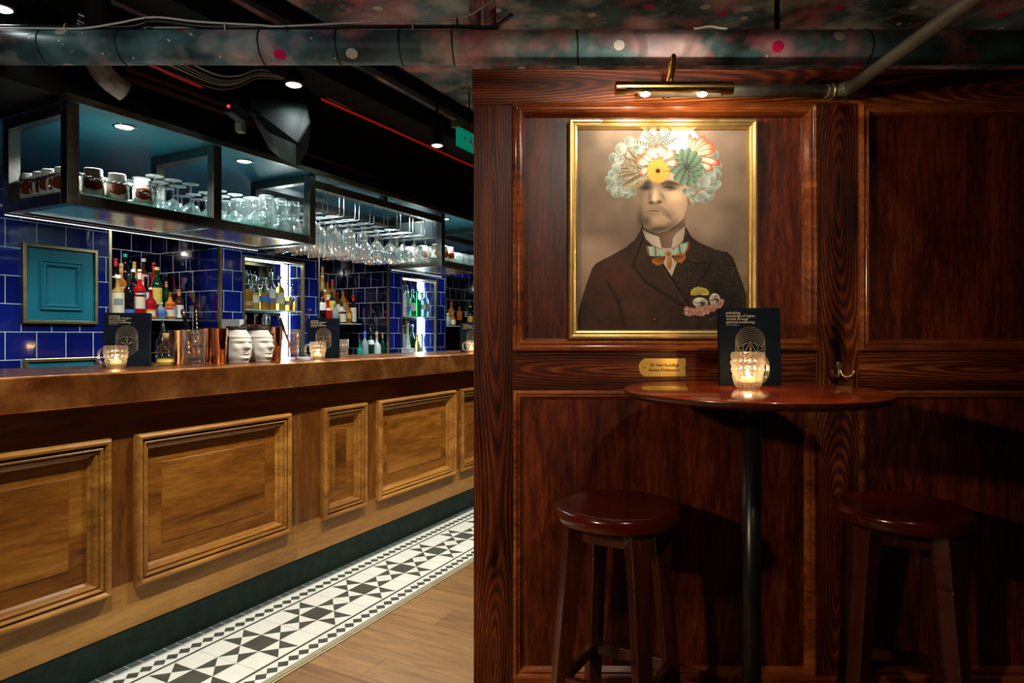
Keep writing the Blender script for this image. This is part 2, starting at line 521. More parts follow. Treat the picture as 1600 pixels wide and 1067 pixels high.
M['glass_mug'] = thin_glass('dimpled_mug_glass', (1.0, 0.98, 0.94), 0.20, 1.0, 0.08, haze=0.065)
M['shelfglass'] = thin_glass('shelf_glass', (0.75, 0.95, 0.90), 0.10, 0.8, 0.03)

def tile_mat(name, cx, off, c1=(0.004, 0.008, 0.105), c2=(0.007, 0.016, 0.19), coat=0.35):
    k = NT(name)
    tc = k.n('ShaderNodeTexCoord')
    sp = k.n('ShaderNodeSeparateXYZ'); k.l(tc, 'Object', sp, 0)
    cm = k.n('ShaderNodeCombineXYZ')
    k.t.links.new(k.math('ADD', sp.outputs[cx], off), cm.inputs[0])
    k.t.links.new(k.math('ADD', sp.outputs[2], 0.148 * 20 - 1.107), cm.inputs[1])
    br = k.n('ShaderNodeTexBrick', offset=0.5, offset_frequency=2, squash=1.0)
    br.inputs['Scale'].default_value = 1.0
    br.inputs['Mortar Size'].default_value = 0.0022
    br.inputs['Mortar Smooth'].default_value = 0.1
    br.inputs['Brick Width'].default_value = 0.148
    br.inputs['Row Height'].default_value = 0.148
    br.inputs['Color1'].default_value = (*c1, 1)
    br.inputs['Color2'].default_value = (*c2, 1)
    br.inputs['Mortar'].default_value = (0.52, 0.56, 0.62, 1)
    br.inputs['Bias'].default_value = 0.0
    k.l(cm, 0, br, 'Vector')
    nz = k.noise(tc.outputs['Object'], 16, 2, 0.5)
    rough = k.math('ADD', k.math('MULTIPLY', br.outputs['Fac'], 0.6), 0.07)
    h = k.math('ADD', k.math('MULTIPLY', k.math('SUBTRACT', 1.0, br.outputs['Fac']), 1.0), k.math('MULTIPLY', nz, 0.55))
    k.pbsdf(br.outputs['Color'], rough, 0, 0.75, coat, 0.03, bump=h, bump_s=0.35, bump_d=0.0025)
    return k.mat
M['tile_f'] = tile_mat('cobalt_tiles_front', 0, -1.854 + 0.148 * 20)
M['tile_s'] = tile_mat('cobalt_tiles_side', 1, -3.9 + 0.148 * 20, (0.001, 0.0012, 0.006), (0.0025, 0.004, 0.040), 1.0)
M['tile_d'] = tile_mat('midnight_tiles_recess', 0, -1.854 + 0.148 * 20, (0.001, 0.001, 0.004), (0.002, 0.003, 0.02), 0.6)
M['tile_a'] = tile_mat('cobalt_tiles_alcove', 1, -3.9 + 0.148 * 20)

def galaxy(name, base=1.0):
    k = NT(name)
    v = k.coord((1, 1, 1))
    a = k.noise(v, 3.1, 4, 0.6)
    b = k.noise(k.coord((1, 1, 1), (7, 3, 1)), 4.3, 4, 0.6)
    c = k.noise(k.coord((1, 1, 1), (2, 9, 4)), 5.1, 3, 0.6)
    col = k.ramp(a, [(0.36, (0.012 * base, 0.016 * base, 0.015 * base)), (0.50, (0.04 * base, 0.085 * base, 0.095 * base)), (0.68, (0.10 * base, 0.20 * base, 0.22 * base))])
    red = k.ramp(b, [(0.47, (0, 0, 0)), (0.60, (0.24 * base, 0.035 * base, 0.045 * base)), (0.75, (0.36 * base, 0.12 * base, 0.09 * base))])
    gry = k.ramp(c, [(0.50, (0, 0, 0)), (0.68, (0.22 * base, 0.20 * base, 0.17 * base))])
    col = k.mix(1.0, k.mix(1.0, col, red, 'ADD'), gry, 'ADD')
    vo = k.n('ShaderNodeTexVoronoi'); vo.inputs['Scale'].default_value = 20.0
    k.t.links.new(v, vo.inputs['Vector'])
    star = k.math('LESS_THAN', vo.outputs['Distance'], 0.075)
    col = k.mix(star, col, (0.8, 0.8, 0.72))
    vo2 = k.n('ShaderNodeTexVoronoi'); vo2.inputs['Scale'].default_value = 6.5
    k.t.links.new(v, vo2.inputs['Vector'])
    big = k.math('LESS_THAN', vo2.outputs['Distance'], 0.14)
    rc = k.n('ShaderNodeSeparateColor'); k.l(vo2, 'Color', rc, 0)
    dot = k.mix(k.math('GREATER_THAN', rc.outputs[0], 0.62), (0.72, 0.68, 0.62), (0.75, 0.01, 0.12))
    col = k.mix(big, col, dot)
    k.pbsdf(col, 0.5, 0, 0.4, bump=k.noise(v, 40, 3), bump_s=0.15)
    return k.mat
M['galaxy'] = galaxy('spray_painted_night_sky', 1.6)
M['galaxy_dim'] = galaxy('spray_painted_ceiling', 1.7)

k = NT('aged_copper_sheet')
v = k.coord((1, 1, 1))
a = k.noise(v, 6, 5, 0.65, 0.4)
col = k.ramp(a, [(0.3, (0.20, 0.055, 0.013)), (0.50, (0.47, 0.155, 0.036)), (0.70, (0.82, 0.36, 0.10))])
rg = k.math('ADD', k.math('MULTIPLY', k.noise(v, 9, 4), 0.3), 0.16)
k.pbsdf(col, rg, 0.82, 0.5, 0.2, bump=k.noise(v, 7, 3), bump_s=0.35, bump_d=0.012)
M['coppertop'] = k.mat

k = NT('oak_floor_boards')
tc = k.n('ShaderNodeTexCoord'); sp = k.n('ShaderNodeSeparateXYZ'); k.l(tc, 'Object', sp, 0)
cm = k.n('ShaderNodeCombineXYZ')
k.t.links.new(k.math('ADD', sp.outputs[1], 23.3), cm.inputs[0]); k.t.links.new(k.math('ADD', sp.outputs[0], 0.163 * 30 - 2.307), cm.inputs[1])
br = k.n('ShaderNodeTexBrick', offset=0.37, offset_frequency=3)
br.inputs['Scale'].default_value = 1.0; br.inputs['Mortar Size'].default_value = 0.0012; br.inputs['Mortar Smooth'].default_value = 0.2
br.inputs['Brick Width'].default_value = 1.7; br.inputs['Row Height'].default_value = 0.163
br.inputs['Color1'].default_value = (0.14, 0.064, 0.020, 1); br.inputs['Color2'].default_value = (0.25, 0.132, 0.05, 1); br.inputs['Mortar'].default_value = (0.06, 0.03, 0.012, 1)
k.l(cm, 0, br, 'Vector')
gr = k.noise(k.coord((1, 0.13, 1)), 26, 6, 0.7, 0.8)
col = k.mix(0.75, br.outputs['Color'], k.ramp(gr, [(0.3, (0.42, 0.40, 0.38)), (0.65, (1.25, 1.2, 1.1))]), 'MULTIPLY')
k.pbsdf(col, 0.42, 0, 0.4, bump=gr, bump_s=0.15, bump_d=0.002)
M['floor'] = k.mat
M['ftile_w'] = plain('white_floor_tile', (0.84, 0.87, 0.82), 0.28, vary=0.04)
M['ftile_k'] = plain('charcoal_floor_tile', (0.072, 0.080, 0.068), 0.4, vary=0.2)
M['ftile_g'] = plain('slate_floor_tile', (0.075, 0.092, 0.088), 0.3, vary=0.2)
M['ftrim'] = plain('ribbed_floor_trim', (0.42, 0.36, 0.22), 0.4, 0.4, vary=0.12)

def liquor(name, col, trans=0.55, rough=0.08):
    return plain('glass_' + name, col, rough, 0, 0.6, 0.3, trans, 1.36, vary=0.0)
G = dict(
    clear=thin_glass('bottle_clear_glass', (0.93, 0.98, 0.96), 0.10, 0.8, 0.04),
    amber=liquor('amber', (0.80, 0.30, 0.03)), whisky=liquor('whisky', (0.90, 0.42, 0.06), 0.7),
    gold=liquor('gold', (0.90, 0.62, 0.16), 0.6), red=liquor('red', (0.70, 0.012, 0.012), 0.35),
    crimson=liquor('crimson', (0.55, 0.01, 0.03), 0.3), green=liquor('green', (0.02, 0.42, 0.12), 0.5),
    bottlegreen=liquor('bottle_green', (0.010, 0.06, 0.02), 0.3), black=liquor('black', (0.006, 0.006, 0.008), 0.0),
    brown=liquor('brown', (0.10, 0.03, 0.008), 0.3), blue=liquor('blue', (0.12, 0.42, 0.85), 0.5),
    ice=liquor('ice', (0.72, 0.88, 0.90), 0.6), white=liquor('white', (0.75, 0.80, 0.80), 0.1), teal=liquor('teal', (0.02, 0.40, 0.33), 0.3),
    pink=liquor('pink', (0.75, 0.16, 0.32), 0.3), orange=liquor('orange', (0.85, 0.22, 0.02), 0.4), purple=liquor('purple', (0.25, 0.02, 0.15), 0.3))
def ink(name, col, rough=0.5):
    return plain('print_' + name, col, rough, vary=0.0)
K = dict(cream=ink('cream', (0.78, 0.70, 0.50)), white=ink('white', (0.82, 0.82, 0.80)), black=ink('black', (0.01, 0.01, 0.01), 0.35), gold=ink('gold', (0.72, 0.48, 0.10), 0.3),
    red=ink('red', (0.65, 0.015, 0.012), 0.35), blue=ink('blue', (0.05, 0.16, 0.55)), yellow=ink('yellow', (0.80, 0.60, 0.10)), green=ink('green', (0.03, 0.35, 0.12)),
    pink=ink('pink', (0.80, 0.42, 0.45)), orange=ink('orange', (0.85, 0.25, 0.03)), silver=plain('cap_silver', (0.6, 0.6, 0.6), 0.25, 1.0, vary=0.0), tan=ink('tan', (0.45, 0.26, 0.11)),
    teal=ink('teal', (0.02, 0.36, 0.32)), magenta=ink('magenta', (0.65, 0.03, 0.16)), cork=ink('cork', (0.40, 0.24, 0.11), 0.8), grey=ink('grey', (0.25, 0.26, 0.27)))
# ================================================================== SETTING
def bst(name, mb, mat, bevel=0.0, parent=None):
    """a piece of the setting given in bar coordinates (t, u, z)"""
    o = mb.build(name, mat, parent, bevel)
    if parent is None:
        o.rotation_euler = (0, 0, PHI)
    o['kind'] = 'structure'
    return o

struct(MB().box(-1.0, 9.0, -2.6, 1.812, -0.05, 0.0).build('floor', M['floor']))
bpy.data.objects['floor'].rotation_euler = (0, 0, PHI)
bst('floor_behind_bar', MB().box(-1.0, 9.0, 2.43, 4.75, -0.05, 0.0), M['soot'])

# tiled strip in front of the bar: star blocks, two lozenge borders and a slate edge row
P = 0.313
U0, U1 = 2.10 - P / 2, 2.10 + P / 2
T0, NB = 1.847 - 0.5 * P - 8 * P, 26
mb = MB().box(T0, T0 + NB * P, 1.852, 2.432, -0.05, 0.0, 0)
e = 0.0005
def flat(pts, m):
    mb.poly([(x, y, e) for x, y in pts], m)
c3 = P / 3
for i in range(NB):
    t0 = T0 + i * P
    if t0 > 6.2: break
    tc_, uc_ = t0 + P / 2, 2.10
    h = c3 / 2
    flat([(tc_ - h, uc_ - h), (tc_ + h, uc_ - h), (tc_ + h, uc_ + h), (tc_ - h, uc_ + h)], 1)
    for s in (-1, 1):
        for q in (-1, 1):
            flat([(tc_ + s * h, uc_ + q * h), (tc_ + s * 3 * h, uc_ + q * h), (tc_ + s * 2 * h, uc_)], 1)
            flat([(tc_ + q * h, uc_ + s * h), (tc_ + q * h, uc_ + s * 3 * h), (tc_, uc_ + s * 2 * h)], 1)
    flat([(t0 - 0.0008, 1.852), (t0 + 0.0008, 1.852), (t0 + 0.0008, 2.361), (t0 - 0.0008, 2.361)], 3)
    for j in range(6):
        cx = t0 + (j + 0.5) * P / 6
        for cu in (2.311, 1.889):
            r = P / 12
            flat([(cx - r, cu), (cx, cu - r), (cx + r, cu), (cx, cu + r)], 1)
        x0 = t0 + j * P / 6
        flat([(x0 + 0.0012, 2.366), (x0 + P / 6 - 0.0012, 2.366), (x0 + P / 6 - 0.0012, 2.432), (x0 + 0.0012, 2.432)], 2)
for ua, ub in ((U1 + 0.004, U1 + 0.016), (U0 - 0.016, U0 - 0.004)):
    flat([(T0, ua), (T0 + NB * P, ua), (T0 + NB * P, ub), (T0, ub)], 1)
flat([(T0, 2.358), (T0 + NB * P, 2.358), (T0 + NB * P, 2.362), (T0, 2.362)], 2)
bst('floor_tiles', mb, [M['ftile_w'], M['ftile_k'], M['ftile_g'], M['cable_g']])
mb = MB()
for a0, a1, hh in ((1.812, 1.821, 0.004), (1.8235, 1.832, 0.006), (1.8350, 1.841, 0.006), (1.8435, 1.8465, 0.005), (1.849, 1.852, 0.004)):
    mb.box(-1, 9, a0, a1, -0.01, hh)
mb.box(-1, 9, 1.812, 1.852, -0.03, 0.001, 1)
bst('trim_1', mb, [M['ftrim'], M['soot']])

# tiled back wall with two deep recesses and two lit alcoves
ZT, UB, UD = 2.118, 3.9, 4.6
def tile_piece(name, x0, x1, y0, y1, z0, z1, side=False):
    return bst(name, MB().box(x0, x1, y0, y1, z0, z1), M['tile_s'] if side else M['tile_f'])
HZ = 1.893
N1, N2, N3 = (2.321, 3.088), (4.034, 4.963), (5.94, 7.42)
AB, AC = (3.272, 3.870), (5.153, 5.767)
AZ = 1.82
bw = bpy.data.objects.new('wall_back', None); COL.objects.link(bw)
bw.rotation_euler = (0, 0, PHI); bw['kind'] = 'structure'
def bwp(name, mb, mat): return bst(name, mb, mat, 0, bw)
bwp('tiled_pier', MB().box(0.2, N1[0], UB, UB + 0.30, 0, ZT), M['tile_f'])
for (a, b), al in (((N1[1], N2[0]), AB), ((N2[1], N3[0]), AC)):
    bwp('tiled_pier', MB().box(a, al[0], UB, UB + 0.28, 0, ZT), M['tile_f'])
    bwp('tiled_pier', MB().box(al[1], b, UB, UB + 0.28, 0, ZT), M['tile_f'])
    bwp('tiled_header', MB().box(al[0], al[1], UB, UB + 0.28, AZ, ZT), M['tile_f'])
    bwp('alcove_base', MB().box(al[0], al[1], UB, UB + 0.28, 0, 0.975), M['tile_f'])
    bwp('alcove_mirror', MB().box(al[0], al[1], UB + 0.2, UB + 0.22, 0.975, AZ), plain('alcove_mirror_glass', (0.42, 0.43, 0.38), 0.03, 1.0, vary=0.0))
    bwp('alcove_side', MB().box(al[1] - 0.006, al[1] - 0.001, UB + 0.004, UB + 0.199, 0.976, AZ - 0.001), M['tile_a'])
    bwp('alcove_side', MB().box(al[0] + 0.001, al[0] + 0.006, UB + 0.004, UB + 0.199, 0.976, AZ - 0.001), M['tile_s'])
for a, b in (N1, N2, N3):
    bwp('tiled_header', MB().box(a, b, UB, UB + 0.04, HZ, ZT), M['tile_f'])
    bwp('recess_ceiling', MB().box(a, b, UB + 0.005, UD, HZ + 0.09, HZ + 0.12), M['teal'])
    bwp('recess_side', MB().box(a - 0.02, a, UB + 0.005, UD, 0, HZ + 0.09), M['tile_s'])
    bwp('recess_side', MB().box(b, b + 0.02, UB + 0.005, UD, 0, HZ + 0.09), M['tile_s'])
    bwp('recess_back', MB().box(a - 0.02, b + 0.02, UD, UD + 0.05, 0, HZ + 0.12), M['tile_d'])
bwp('tiled_pier', MB().box(N3[1], 8.6, UB, UB + 0.3, 0, ZT), M['tile_f'])
mbt = MB()
for a, b in (N1, N2, N3):
    for x in (a, b):
        mbt.box(x - 0.008, x + 0.008, UB - 0.004, UB + 0.02, 0.9, HZ)
bst('trim_2', mbt, M['brass'])
i = 3
for al in (AB, AC):
    mbt = MB().frame(al[0], al[1], 0.975, AZ, [(0, 0), (0, 0.008), (0.016, 0.008), (0.016, -0.02)], UB)
    bst('trim_%d' % i, mbt, M['brass'], 0.001); i += 1

# far end of the room
bst('wall_far', MB().box(8.6, 8.7, -2.6, 4.7, 0, 2.7), M['soot'])
# ceiling and the dark bulkhead over the bar
struct(MB().box(-4.5, 5.0, -1.5, 9.5, 2.62, 2.68).build('ceiling', M['galaxy_dim']))
bst('ceiling_bulkhead', MB().box(-1.2, 8.6, 2.63, 4.7, 2.142, 2.56), M['soot'])
bst('ceiling_soffit', MB().box(1.385, 8.6, 2.585, 3.9, 2.118, 2.140), M['soffit'])
bst('trim_5', MB().box(1.38, 8.6, 2.575, 2.585, 2.116, 2.142).box(1.375, 1.385, 2.575, 3.9, 2.116, 2.142), M['steel'])
# recess bands on the bulkhead face
mb = MB()
for tt, z0_, z1_ in ((1.62, 2.28, 2.30), (1.62, 2.32, 2.335), (4.3, 2.36, 2.375), (2.5, 2.22, 2.23)):
    mb.box(tt, tt + 0.75, 2.618, 2.632, z0_, z1_)
bst('trim_6', mb, plain('rusty_edge', (0.10, 0.035, 0.015), 0.6, vary=0.4))
# dark ceiling beams running with the bar
bst('ceiling_beam', MB().box(-1.0, 8.6, 2.26, 2.46, 2.50, 2.62), M['soot'], 0.004)

# ------------------------------------------------------------------ timber partition carrying the portrait
YP = 2.10
KX = YP / F_PX
def px(x): return (x - 800.0) * KX
def pz(y): return EYE - (y - 523.0) * KX
wp = bpy.data.objects.new('wall_partition', None); COL.objects.link(wp)
wp.location = (0, YP, 0); wp['kind'] = 'structure'
def pp(name, mb, mat, bevel=0.0015):
    xs_, ys_, zs_ = zip(*mb.v)
    c_ = Vector(((min(xs_) + max(xs_)) / 2, 0, (min(zs_) + max(zs_)) / 2))
    mb.shift(lambda p: p - c_)
    o = mb.build(name, mat, wp, bevel, loc=c_); o['kind'] = 'structure'; return o
XR = 3.2
pp('top_rail', MB().box(px(738), XR, 0.0, 0.14, pz(163), pz(108)), M['pine_x'])
sx = [(px(740), px(803)), (px(1275), px(1344)), (2.17, 2.31)]
for a, b in sx:
    pp('stile', MB().box(a, b, 0.004, 0.14, 0, pz(163)), M['pine_z'])
for a, b in ((sx[0][1], sx[1][0]), (sx[1][1], sx[2][0]), (sx[2][1], XR)):
    pp('middle_rail', MB().box(a, b, 0.004, 0.14, pz(611), pz(546)), M['pine_x'])
    pp('bottom_rail', MB().box(a, b, 0.004, 0.14, 0, pz(1060)), M['pine_x'])
    pp('upper_panel', MB().box(a, b, 0.024, 0.14, pz(546), pz(163)), M['ply'], 0)
    pp('lower_panel', MB().box(a, b, 0.024, 0.14, pz(1060), pz(611)), M['ply'], 0)
    prof = [(-0.004, -0.002), (-0.004, 0.012), (0.006, 0.018), (0.011, 0.010), (0.016, 0.010), (0.020, 0.016), (0.027, 0.012), (0.033, -0.006), (0.036, -0.022)]
    pp('panel_moulding', MB().frame(a, b, pz(546), pz(163), prof, 0.004), M['mould'], 0.0008)
    prof2 = [(-0.002, -0.002), (-0.002, 0.004), (0.008, 0.006), (0.012, -0.002), (0.018, -0.002), (0.024, -0.012), (0.030, -0.022)]
    pp('panel_moulding', MB().frame(a, b, pz(1060), pz(611), prof2, 0.004), M['mould'], 0.0008)
pp('skirting_bead', MB().box(px(803), XR, -0.012, 0.006, pz(1066), pz(1056)).box(px(803), XR, -0.02, 0.006, 0, pz(1080)), M['mould'], 0.004)

# ================================================================== DUCT, CABLES, PIPES
dz, dy, dr = 2.215, 2.2, 0.056
dt = thing('round_duct', 'long round duct sprayed with a night sky crossing above the bar and the partition', 'duct', (0, dy, dz))
MB().lathe([(dr, -3.2), (dr, 4.2)], 40).shift(lambda p: Vector((p.z, p.x, p.y))).build('duct_pipe', M['galaxy'], dt)
for sxp in (75, 195, 412, 530, 627, 708, 900, 1350):
    X = (sxp - 800) * dy / F_PX
    MB().torus((X, 0, 0), (1, 0.0, 0.06), dr + 0.001, 0.0025, 32, 6).build('strap', M['cable_k'], dt)
for X in (-1.4, 0.9, 2.6):
    MB().box(X - 0.008, X + 0.008, -0.003, 0.003, dr - 0.004, 2.62 - dz).build('hanger', M['soot'], dt)

dc_ = thing('cable_bundle', 'sagging bundle of pale, black and red cables tied along the top of the round duct', 'cables', (0, 0, 0))
def duct_cable(name, pts, r, mat, label, Y=2.16):
    q = []
    for x, y, k_ in pts:
        off_ = Y + k_ - dy
        q.append(((x - 800) * Y / F_PX, Y + k_, max(EYE - (y - 523) * Y / F_PX, dz + math.sqrt(max(0, dr * dr - off_ * off_)) + r + 0.004)))
    o = MB().tube(q, r, 6, sub=5).build('strand', mat, dc_)
    o['label'] = label
duct_cable('cable', [(-40, 50, 0), (60, 48, 0), (130, 45, 0), (185, 36, 0), (240, 27, 0), (310, 34, 0), (400, 39, 0), (445, 41, 0), (600, 33, 0), (715, 28, 0), (757, 9, 0), (790, -15, 0)], 0.0035, M['cable_w'], 'thin pale cable clipped along the top of the round duct')
duct_cable('cable', [(-40, 56, .01), (120, 51, .01), (200, 40, .01), (240, 31, .01), (320, 46, .01), (420, 51, .01), (560, 47, .01), (720, 55, .01), (770, 45, .01), (800, 20, .01)], 0.006, M['cable_k'], 'thick black cable sagging behind the pale cable on the duct')
duct_cable('cable', [(-40, 38, .03), (60, 36, .03), (140, 40, .03), (260, 48, .03), (420, 46, .03), (640, 43, .03), (740, 50, .03), (780, 40, .03)], 0.004, M['cable_g'], 'grey cable in the bundle above the round duct')
duct_cable('cable', [(-40, 28, .05), (40, 30, .05), (100, 34, .05), (180, 46, .05), (330, 54, .05), (500, 44, .05), (560, 40, .05), (680, 40, .05), (745, 36, .05)], 0.003, M['cable_dr'], 'dull red cable behind the others above the duct')
for j, xx in enumerate((102, 228, 352, 448, 645, 714)):
    y_ = (38, 29, 36, 41, 34, 28)[j]
    Y = 2.16
    o = MB().torus(((xx - 800) * Y / F_PX, Y + 0.01, EYE - (y_ + 5 - 523) * Y / F_PX), (1, 0, 0), 0.016, 0.0022, 16, 5).build('cable_tie', M['cable_k'] if j % 2 else M['cable_w'], dc_)

duct_cable('cable', [(1084, 56, 0), (1090, 47, 0), (1110, 41, 0), (1128, 46, 0), (1136, 56, 0)], 0.004, M['cable_w'], 'short pale loop of cable arching over the duct above the picture light')
for px_, lb_ in ((742, 'brownish pipe dropping from the ceiling onto the duct, nearer the bar'), (766, 'brownish pipe dropping from the ceiling onto the duct, nearer the partition')):
    X = (px_ - 800) * 2.25 / F_PX
    pd = thing('pipe_drop', lb_, 'pipe', (X, 2.25, 2.243))
    MB().lathe([(0.021, 0.0), (0.021, 0.375)], 20).build('pipe', M['galaxy'], pd)
    MB().lathe([(0.024, 0.03), (0.024, 0.05)], 20).build('collar', M['soot'], pd)

# conduit running along the top rail, then out over the room
ct = thing('conduit_pipe', 'grey conduit along the partition top that turns out over the stools', 'pipe', (0, 0, 0))
yc, zc = 2.068, 2.018
MB().tube([(0.40, yc, zc), (1.03, yc, zc)], 0.019, 18).build('wall_run', M['greymetal'], ct)
MB().tube([(1.00, yc, zc), (1.035, yc, zc), (1.052, 2.05, zc), (1.055, 2.02, zc - 0.006)], 0.0215, 18, sub=4).build('elbow', M['greymetal'], ct)
MB().tube([(1.056, 2.05, zc - 0.008), (1.056, 0.2, zc - 0.008)], 0.0185, 18).build('ceiling_run', M['greymetal'], ct)
MB().torus((1.022, yc, zc), (1, 0, 0.1), 0.022, 0.004, 28, 6).build('clamp', M['brass'], ct)
MB().box(1.03, 1.08, 2.075, 2.099, zc - 0.02, zc + 0.02).build('wall_bracket', M['greymetal'], ct)

# flexible ventilation elbow left of the bar light
vt = thing('vent_elbow', 'short grey bent duct stub hanging from the bulkhead over the bar', 'duct', (0, 0, 0))
q = [Vector((-1.555, 2.43, 2.38)), Vector((-1.555, 2.43, 2.28)), Vector((-1.548, 2.445, 2.235)), Vector((-1.530, 2.475, 2.205)), Vector((-1.505, 2.515, 2.185))]
MB().tube(q, [0.042, 0.042, 0.041, 0.040, 0.040], 22, sub=4).build('pipe_bend', plain('scuffed_grey_duct', (0.36, 0.36, 0.34), 0.45, 0.2, vary=0.5), vt)
dd_ = (q[-1] - q[-2]).normalized()
MB().tube([q[-1] - dd_ * .002, q[-1] + dd_ * .0015], 0.0365, 22).build('mouth_shade', M['soot'], vt)  # dark disc over the closed end stands in for the shade inside
MB().tube([q[0], q[0] + Vector((0, 0, 0.24))], 0.042, 22).build('pipe_drop', M['soot'], vt)

# cable bundles and red rope light on the bulkhead edge
def bulk_cable(pts, r, mat, label, grp='cables along the bulkhead edge', name='cable'):
    q = [B(t, u, z) for t, u, z in pts]
    o = MB().tube(q, r, 6, sub=6).build(name, mat)
    return tag(o, label, 'cable', grp)
rz = random.Random(3)
t0_ = bar_t(236, 2.6); t1_ = bar_t(330, 2.6); t2_ = bar_t(402, 2.6)
lb_ = thing('cable_bundle', 'bundle of grey cables looping across the bulkhead near the bent duct', 'cables', (0, 0, 0))
for j in range(7):
    o_ = j * 0.011
    pts = [(t0_ - 0.3, 2.60 - o_ * .3, 2.385 + o_), (t0_, 2.60 - o_ * .3, 2.377 + o_), (t1_ - 0.2, 2.6 - o_ * .3, 2.377 + o_ * 1.1 + rz.uniform(-.004, .004)), (t1_, 2.598 - o_ * .3, 2.376 + o_ * 0.9), (t1_ + 0.13, 2.60 - o_ * .3, 2.42 + o_ * .8), (t2_, 2.60 - o_ * .3, 2.51 + o_ * .6), (t2_ + 0.2, 2.605 - o_ * .2, 2.575 + o_ * .2)]
    MB().tube([B(*q_) for q_ in pts], 0.0035, 6, sub=6).build('strand', [M['cable_g'], M['cable_k'], M['cable_w'], M['cable_g']][j % 4], lb_)
bulk_cable([(t0_ - 0.3, 2.602, 2.372), (t0_, 2.602, 2.372), (t1_ - 0.2, 2.602, 2.366), (t1_ - 0.05, 2.602, 2.362)], 0.0045, M['cable_r'], 'short red light line under the looping cable bundle', None, 'light_line')
t3_ = bar_t(503, 2.6)
bulk_cable([(t3_, 2.602, 2.552), (t3_ + 1.2, 2.602, 2.556), (8.4, 2.602, 2.556)], 0.0075, M['cable_r'], 'long red light line along the upper edge of the dark bulkhead', None, 'light_line')
cr_ = thing('cable_bundle', 'run of loose cables along the ceiling above the long red light line', 'cables', (0, 0, 0))
for j in range(6):
    pts = [(t3_ + 0.02 * j, 2.60, 2.59)]
    n_ = 14
    for q_ in range(n_):
        pts.append((t3_ + 0.1 + q_ * 0.42, 2.60 - 0.018 * j + rz.uniform(-.006, .006), 2.575 + 0.005 * (j % 3) + rz.uniform(-.006, .01)))
    MB().tube([B(*q_) for q_ in pts], 0.004, 6, sub=6).build('strand', [M['cable_w'], M['cable_w'], M['cable_g']][j % 3], cr_)

# lighting track with its spotlight
tr = MB().box(0.4, 8.2, 2.055, 2.10, 2.54, 2.618).build('light_track', M['soot'], None, 0.002, rotz=PHI)
tag(tr, 'black lighting track on the ceiling running with the bar', 'lighting track')
def spotlight(name, loc, label, can_r, can_h, drop, lensmat):
    s = thing(name, label, 'spotlight', loc)
    MB().lathe([(can_r * 0.9, can_h), (can_r, can_h * 0.8), (can_r, 0.0), (can_r * 0.88, -0.004)], 24).build('spot_can', M['soot'], s)
    MB().torus((0, 0, -0.002), (0, 0, 1), can_r * 0.93, can_r * 0.10, 28, 8).build('bezel', M['chrome'], s)
    MB().lathe([(can_r * 0.82, -0.006), (can_r * 0.5, -0.012), (0.0, -0.014)], 24).build('lens', lensmat, s)
    MB().box(-0.006, 0.006, -0.01, 0.01, can_h * 0.8, can_h + drop).build('stem', M['soot'], s)
    return s
def at(px_, py_, Y): return Vector(((px_ - 800) * Y / F_PX, Y, EYE - (py_ - 523) * Y / F_PX))
p = at(683, 226, 3.70)
spotlight('spotlight', p, 'black can spotlight on the track near the timber partition', 0.036, 0.17, 2.56 - p.z - 0.17, M['lenscool'])
p = at(459, 131, 2.95)
spotlight('spotlight', p, 'round spotlight glowing just above the black loudspeaker', 0.041, 0.05, 2.62 - p.z - 0.05, M['lenscool'])
lamp('SPOT', p + Vector((0, 0, -0.03)), 0.9, COOL, p + Vector((0.02, 0.05, -1)), 0.03, 110, 0.5)
p = at(4, 12, 2.20)
spotlight('spotlight', p, 'bright round spotlight at the corner above the duct', 0.034, 0.05, 2.62 - p.z - 0.05, M['lenscool'])
lamp('SPOT', p + Vector((0, 0, -0.03)), 0.8, COOL, p + Vector((0.02, -0.05, -1)), 0.03, 140, 0.5)

# loudspeaker
sk = thing('loudspeaker', 'black wedge loudspeaker tilted down from the bulkhead over the bar', 'loudspeaker', (0, 0, 0))
N_ = at(467, 224, 2.72); Nb = at(466, 261, 2.78); T5 = at(388, 166, 2.93); Lb = at(424, 236, 2.98); T3 = at(486, 191, 2.90); Rb = at(481, 236, 2.96)
bk1 = at(420, 160, 3.15); bk2 = at(480, 163, 3.08); bk3 = at(455, 225, 3.16); bk0 = at(392, 150, 3.12)
Tm = at(422, 205, 2.80); Lm = at(441, 250, 2.86)
bm = bmesh.new()
for q_ in (N_, Nb, T5, Lb, T3, Rb, bk1, bk2, bk3, bk0, Tm, Lm): bm.verts.new(q_)
bmesh.ops.convex_hull(bm, input=bm.verts)
bmesh.ops.dissolve_limit(bm, angle_limit=math.radians(4), verts=bm.verts, edges=bm.edges)
me = bpy.data.meshes.new('cabinet'); bm.to_mesh(me); bm.free()
me.materials.append(M['spk'])
o = bpy.data.objects.new('cabinet', me); COL.objects.link(o); o.parent = sk
md = o.modifiers.new('edge', 'BEVEL'); md.width = 0.008; md.segments = 2
def lerp(a, b, f): return a + (b - a) * f
off = Vector((-0.35, -0.9, -0.3)) * 0.008
mbg = MB()
top = [T5, lerp(T5, Tm, .5), Tm, lerp(Tm, N_, .5), N_]
bot = [Lb, lerp(Lb, Lm, .5), Lm, lerp(Lm, Nb, .5), Nb]
g1 = [lerp(a, b, 0.06) + off for a, b in zip(top, bot)]
g2 = [lerp(a, b, 0.94) + off for a, b in zip(top, bot)]
g1[-1] = lerp(g1[-2], g1[-1], .9); g2[-1] = lerp(g2[-2], g2[-1], .9)
for q_ in range(4):
    a_, b_, c_, d_ = g1[q_], g1[q_ + 1], g2[q_ + 1], g2[q_]
    mbg.hexa([a_, b_, c_, d_], [v_ - off * 1.6 for v_ in (a_, b_, c_, d_)])
mbg.build('grille', M['grille'], sk)
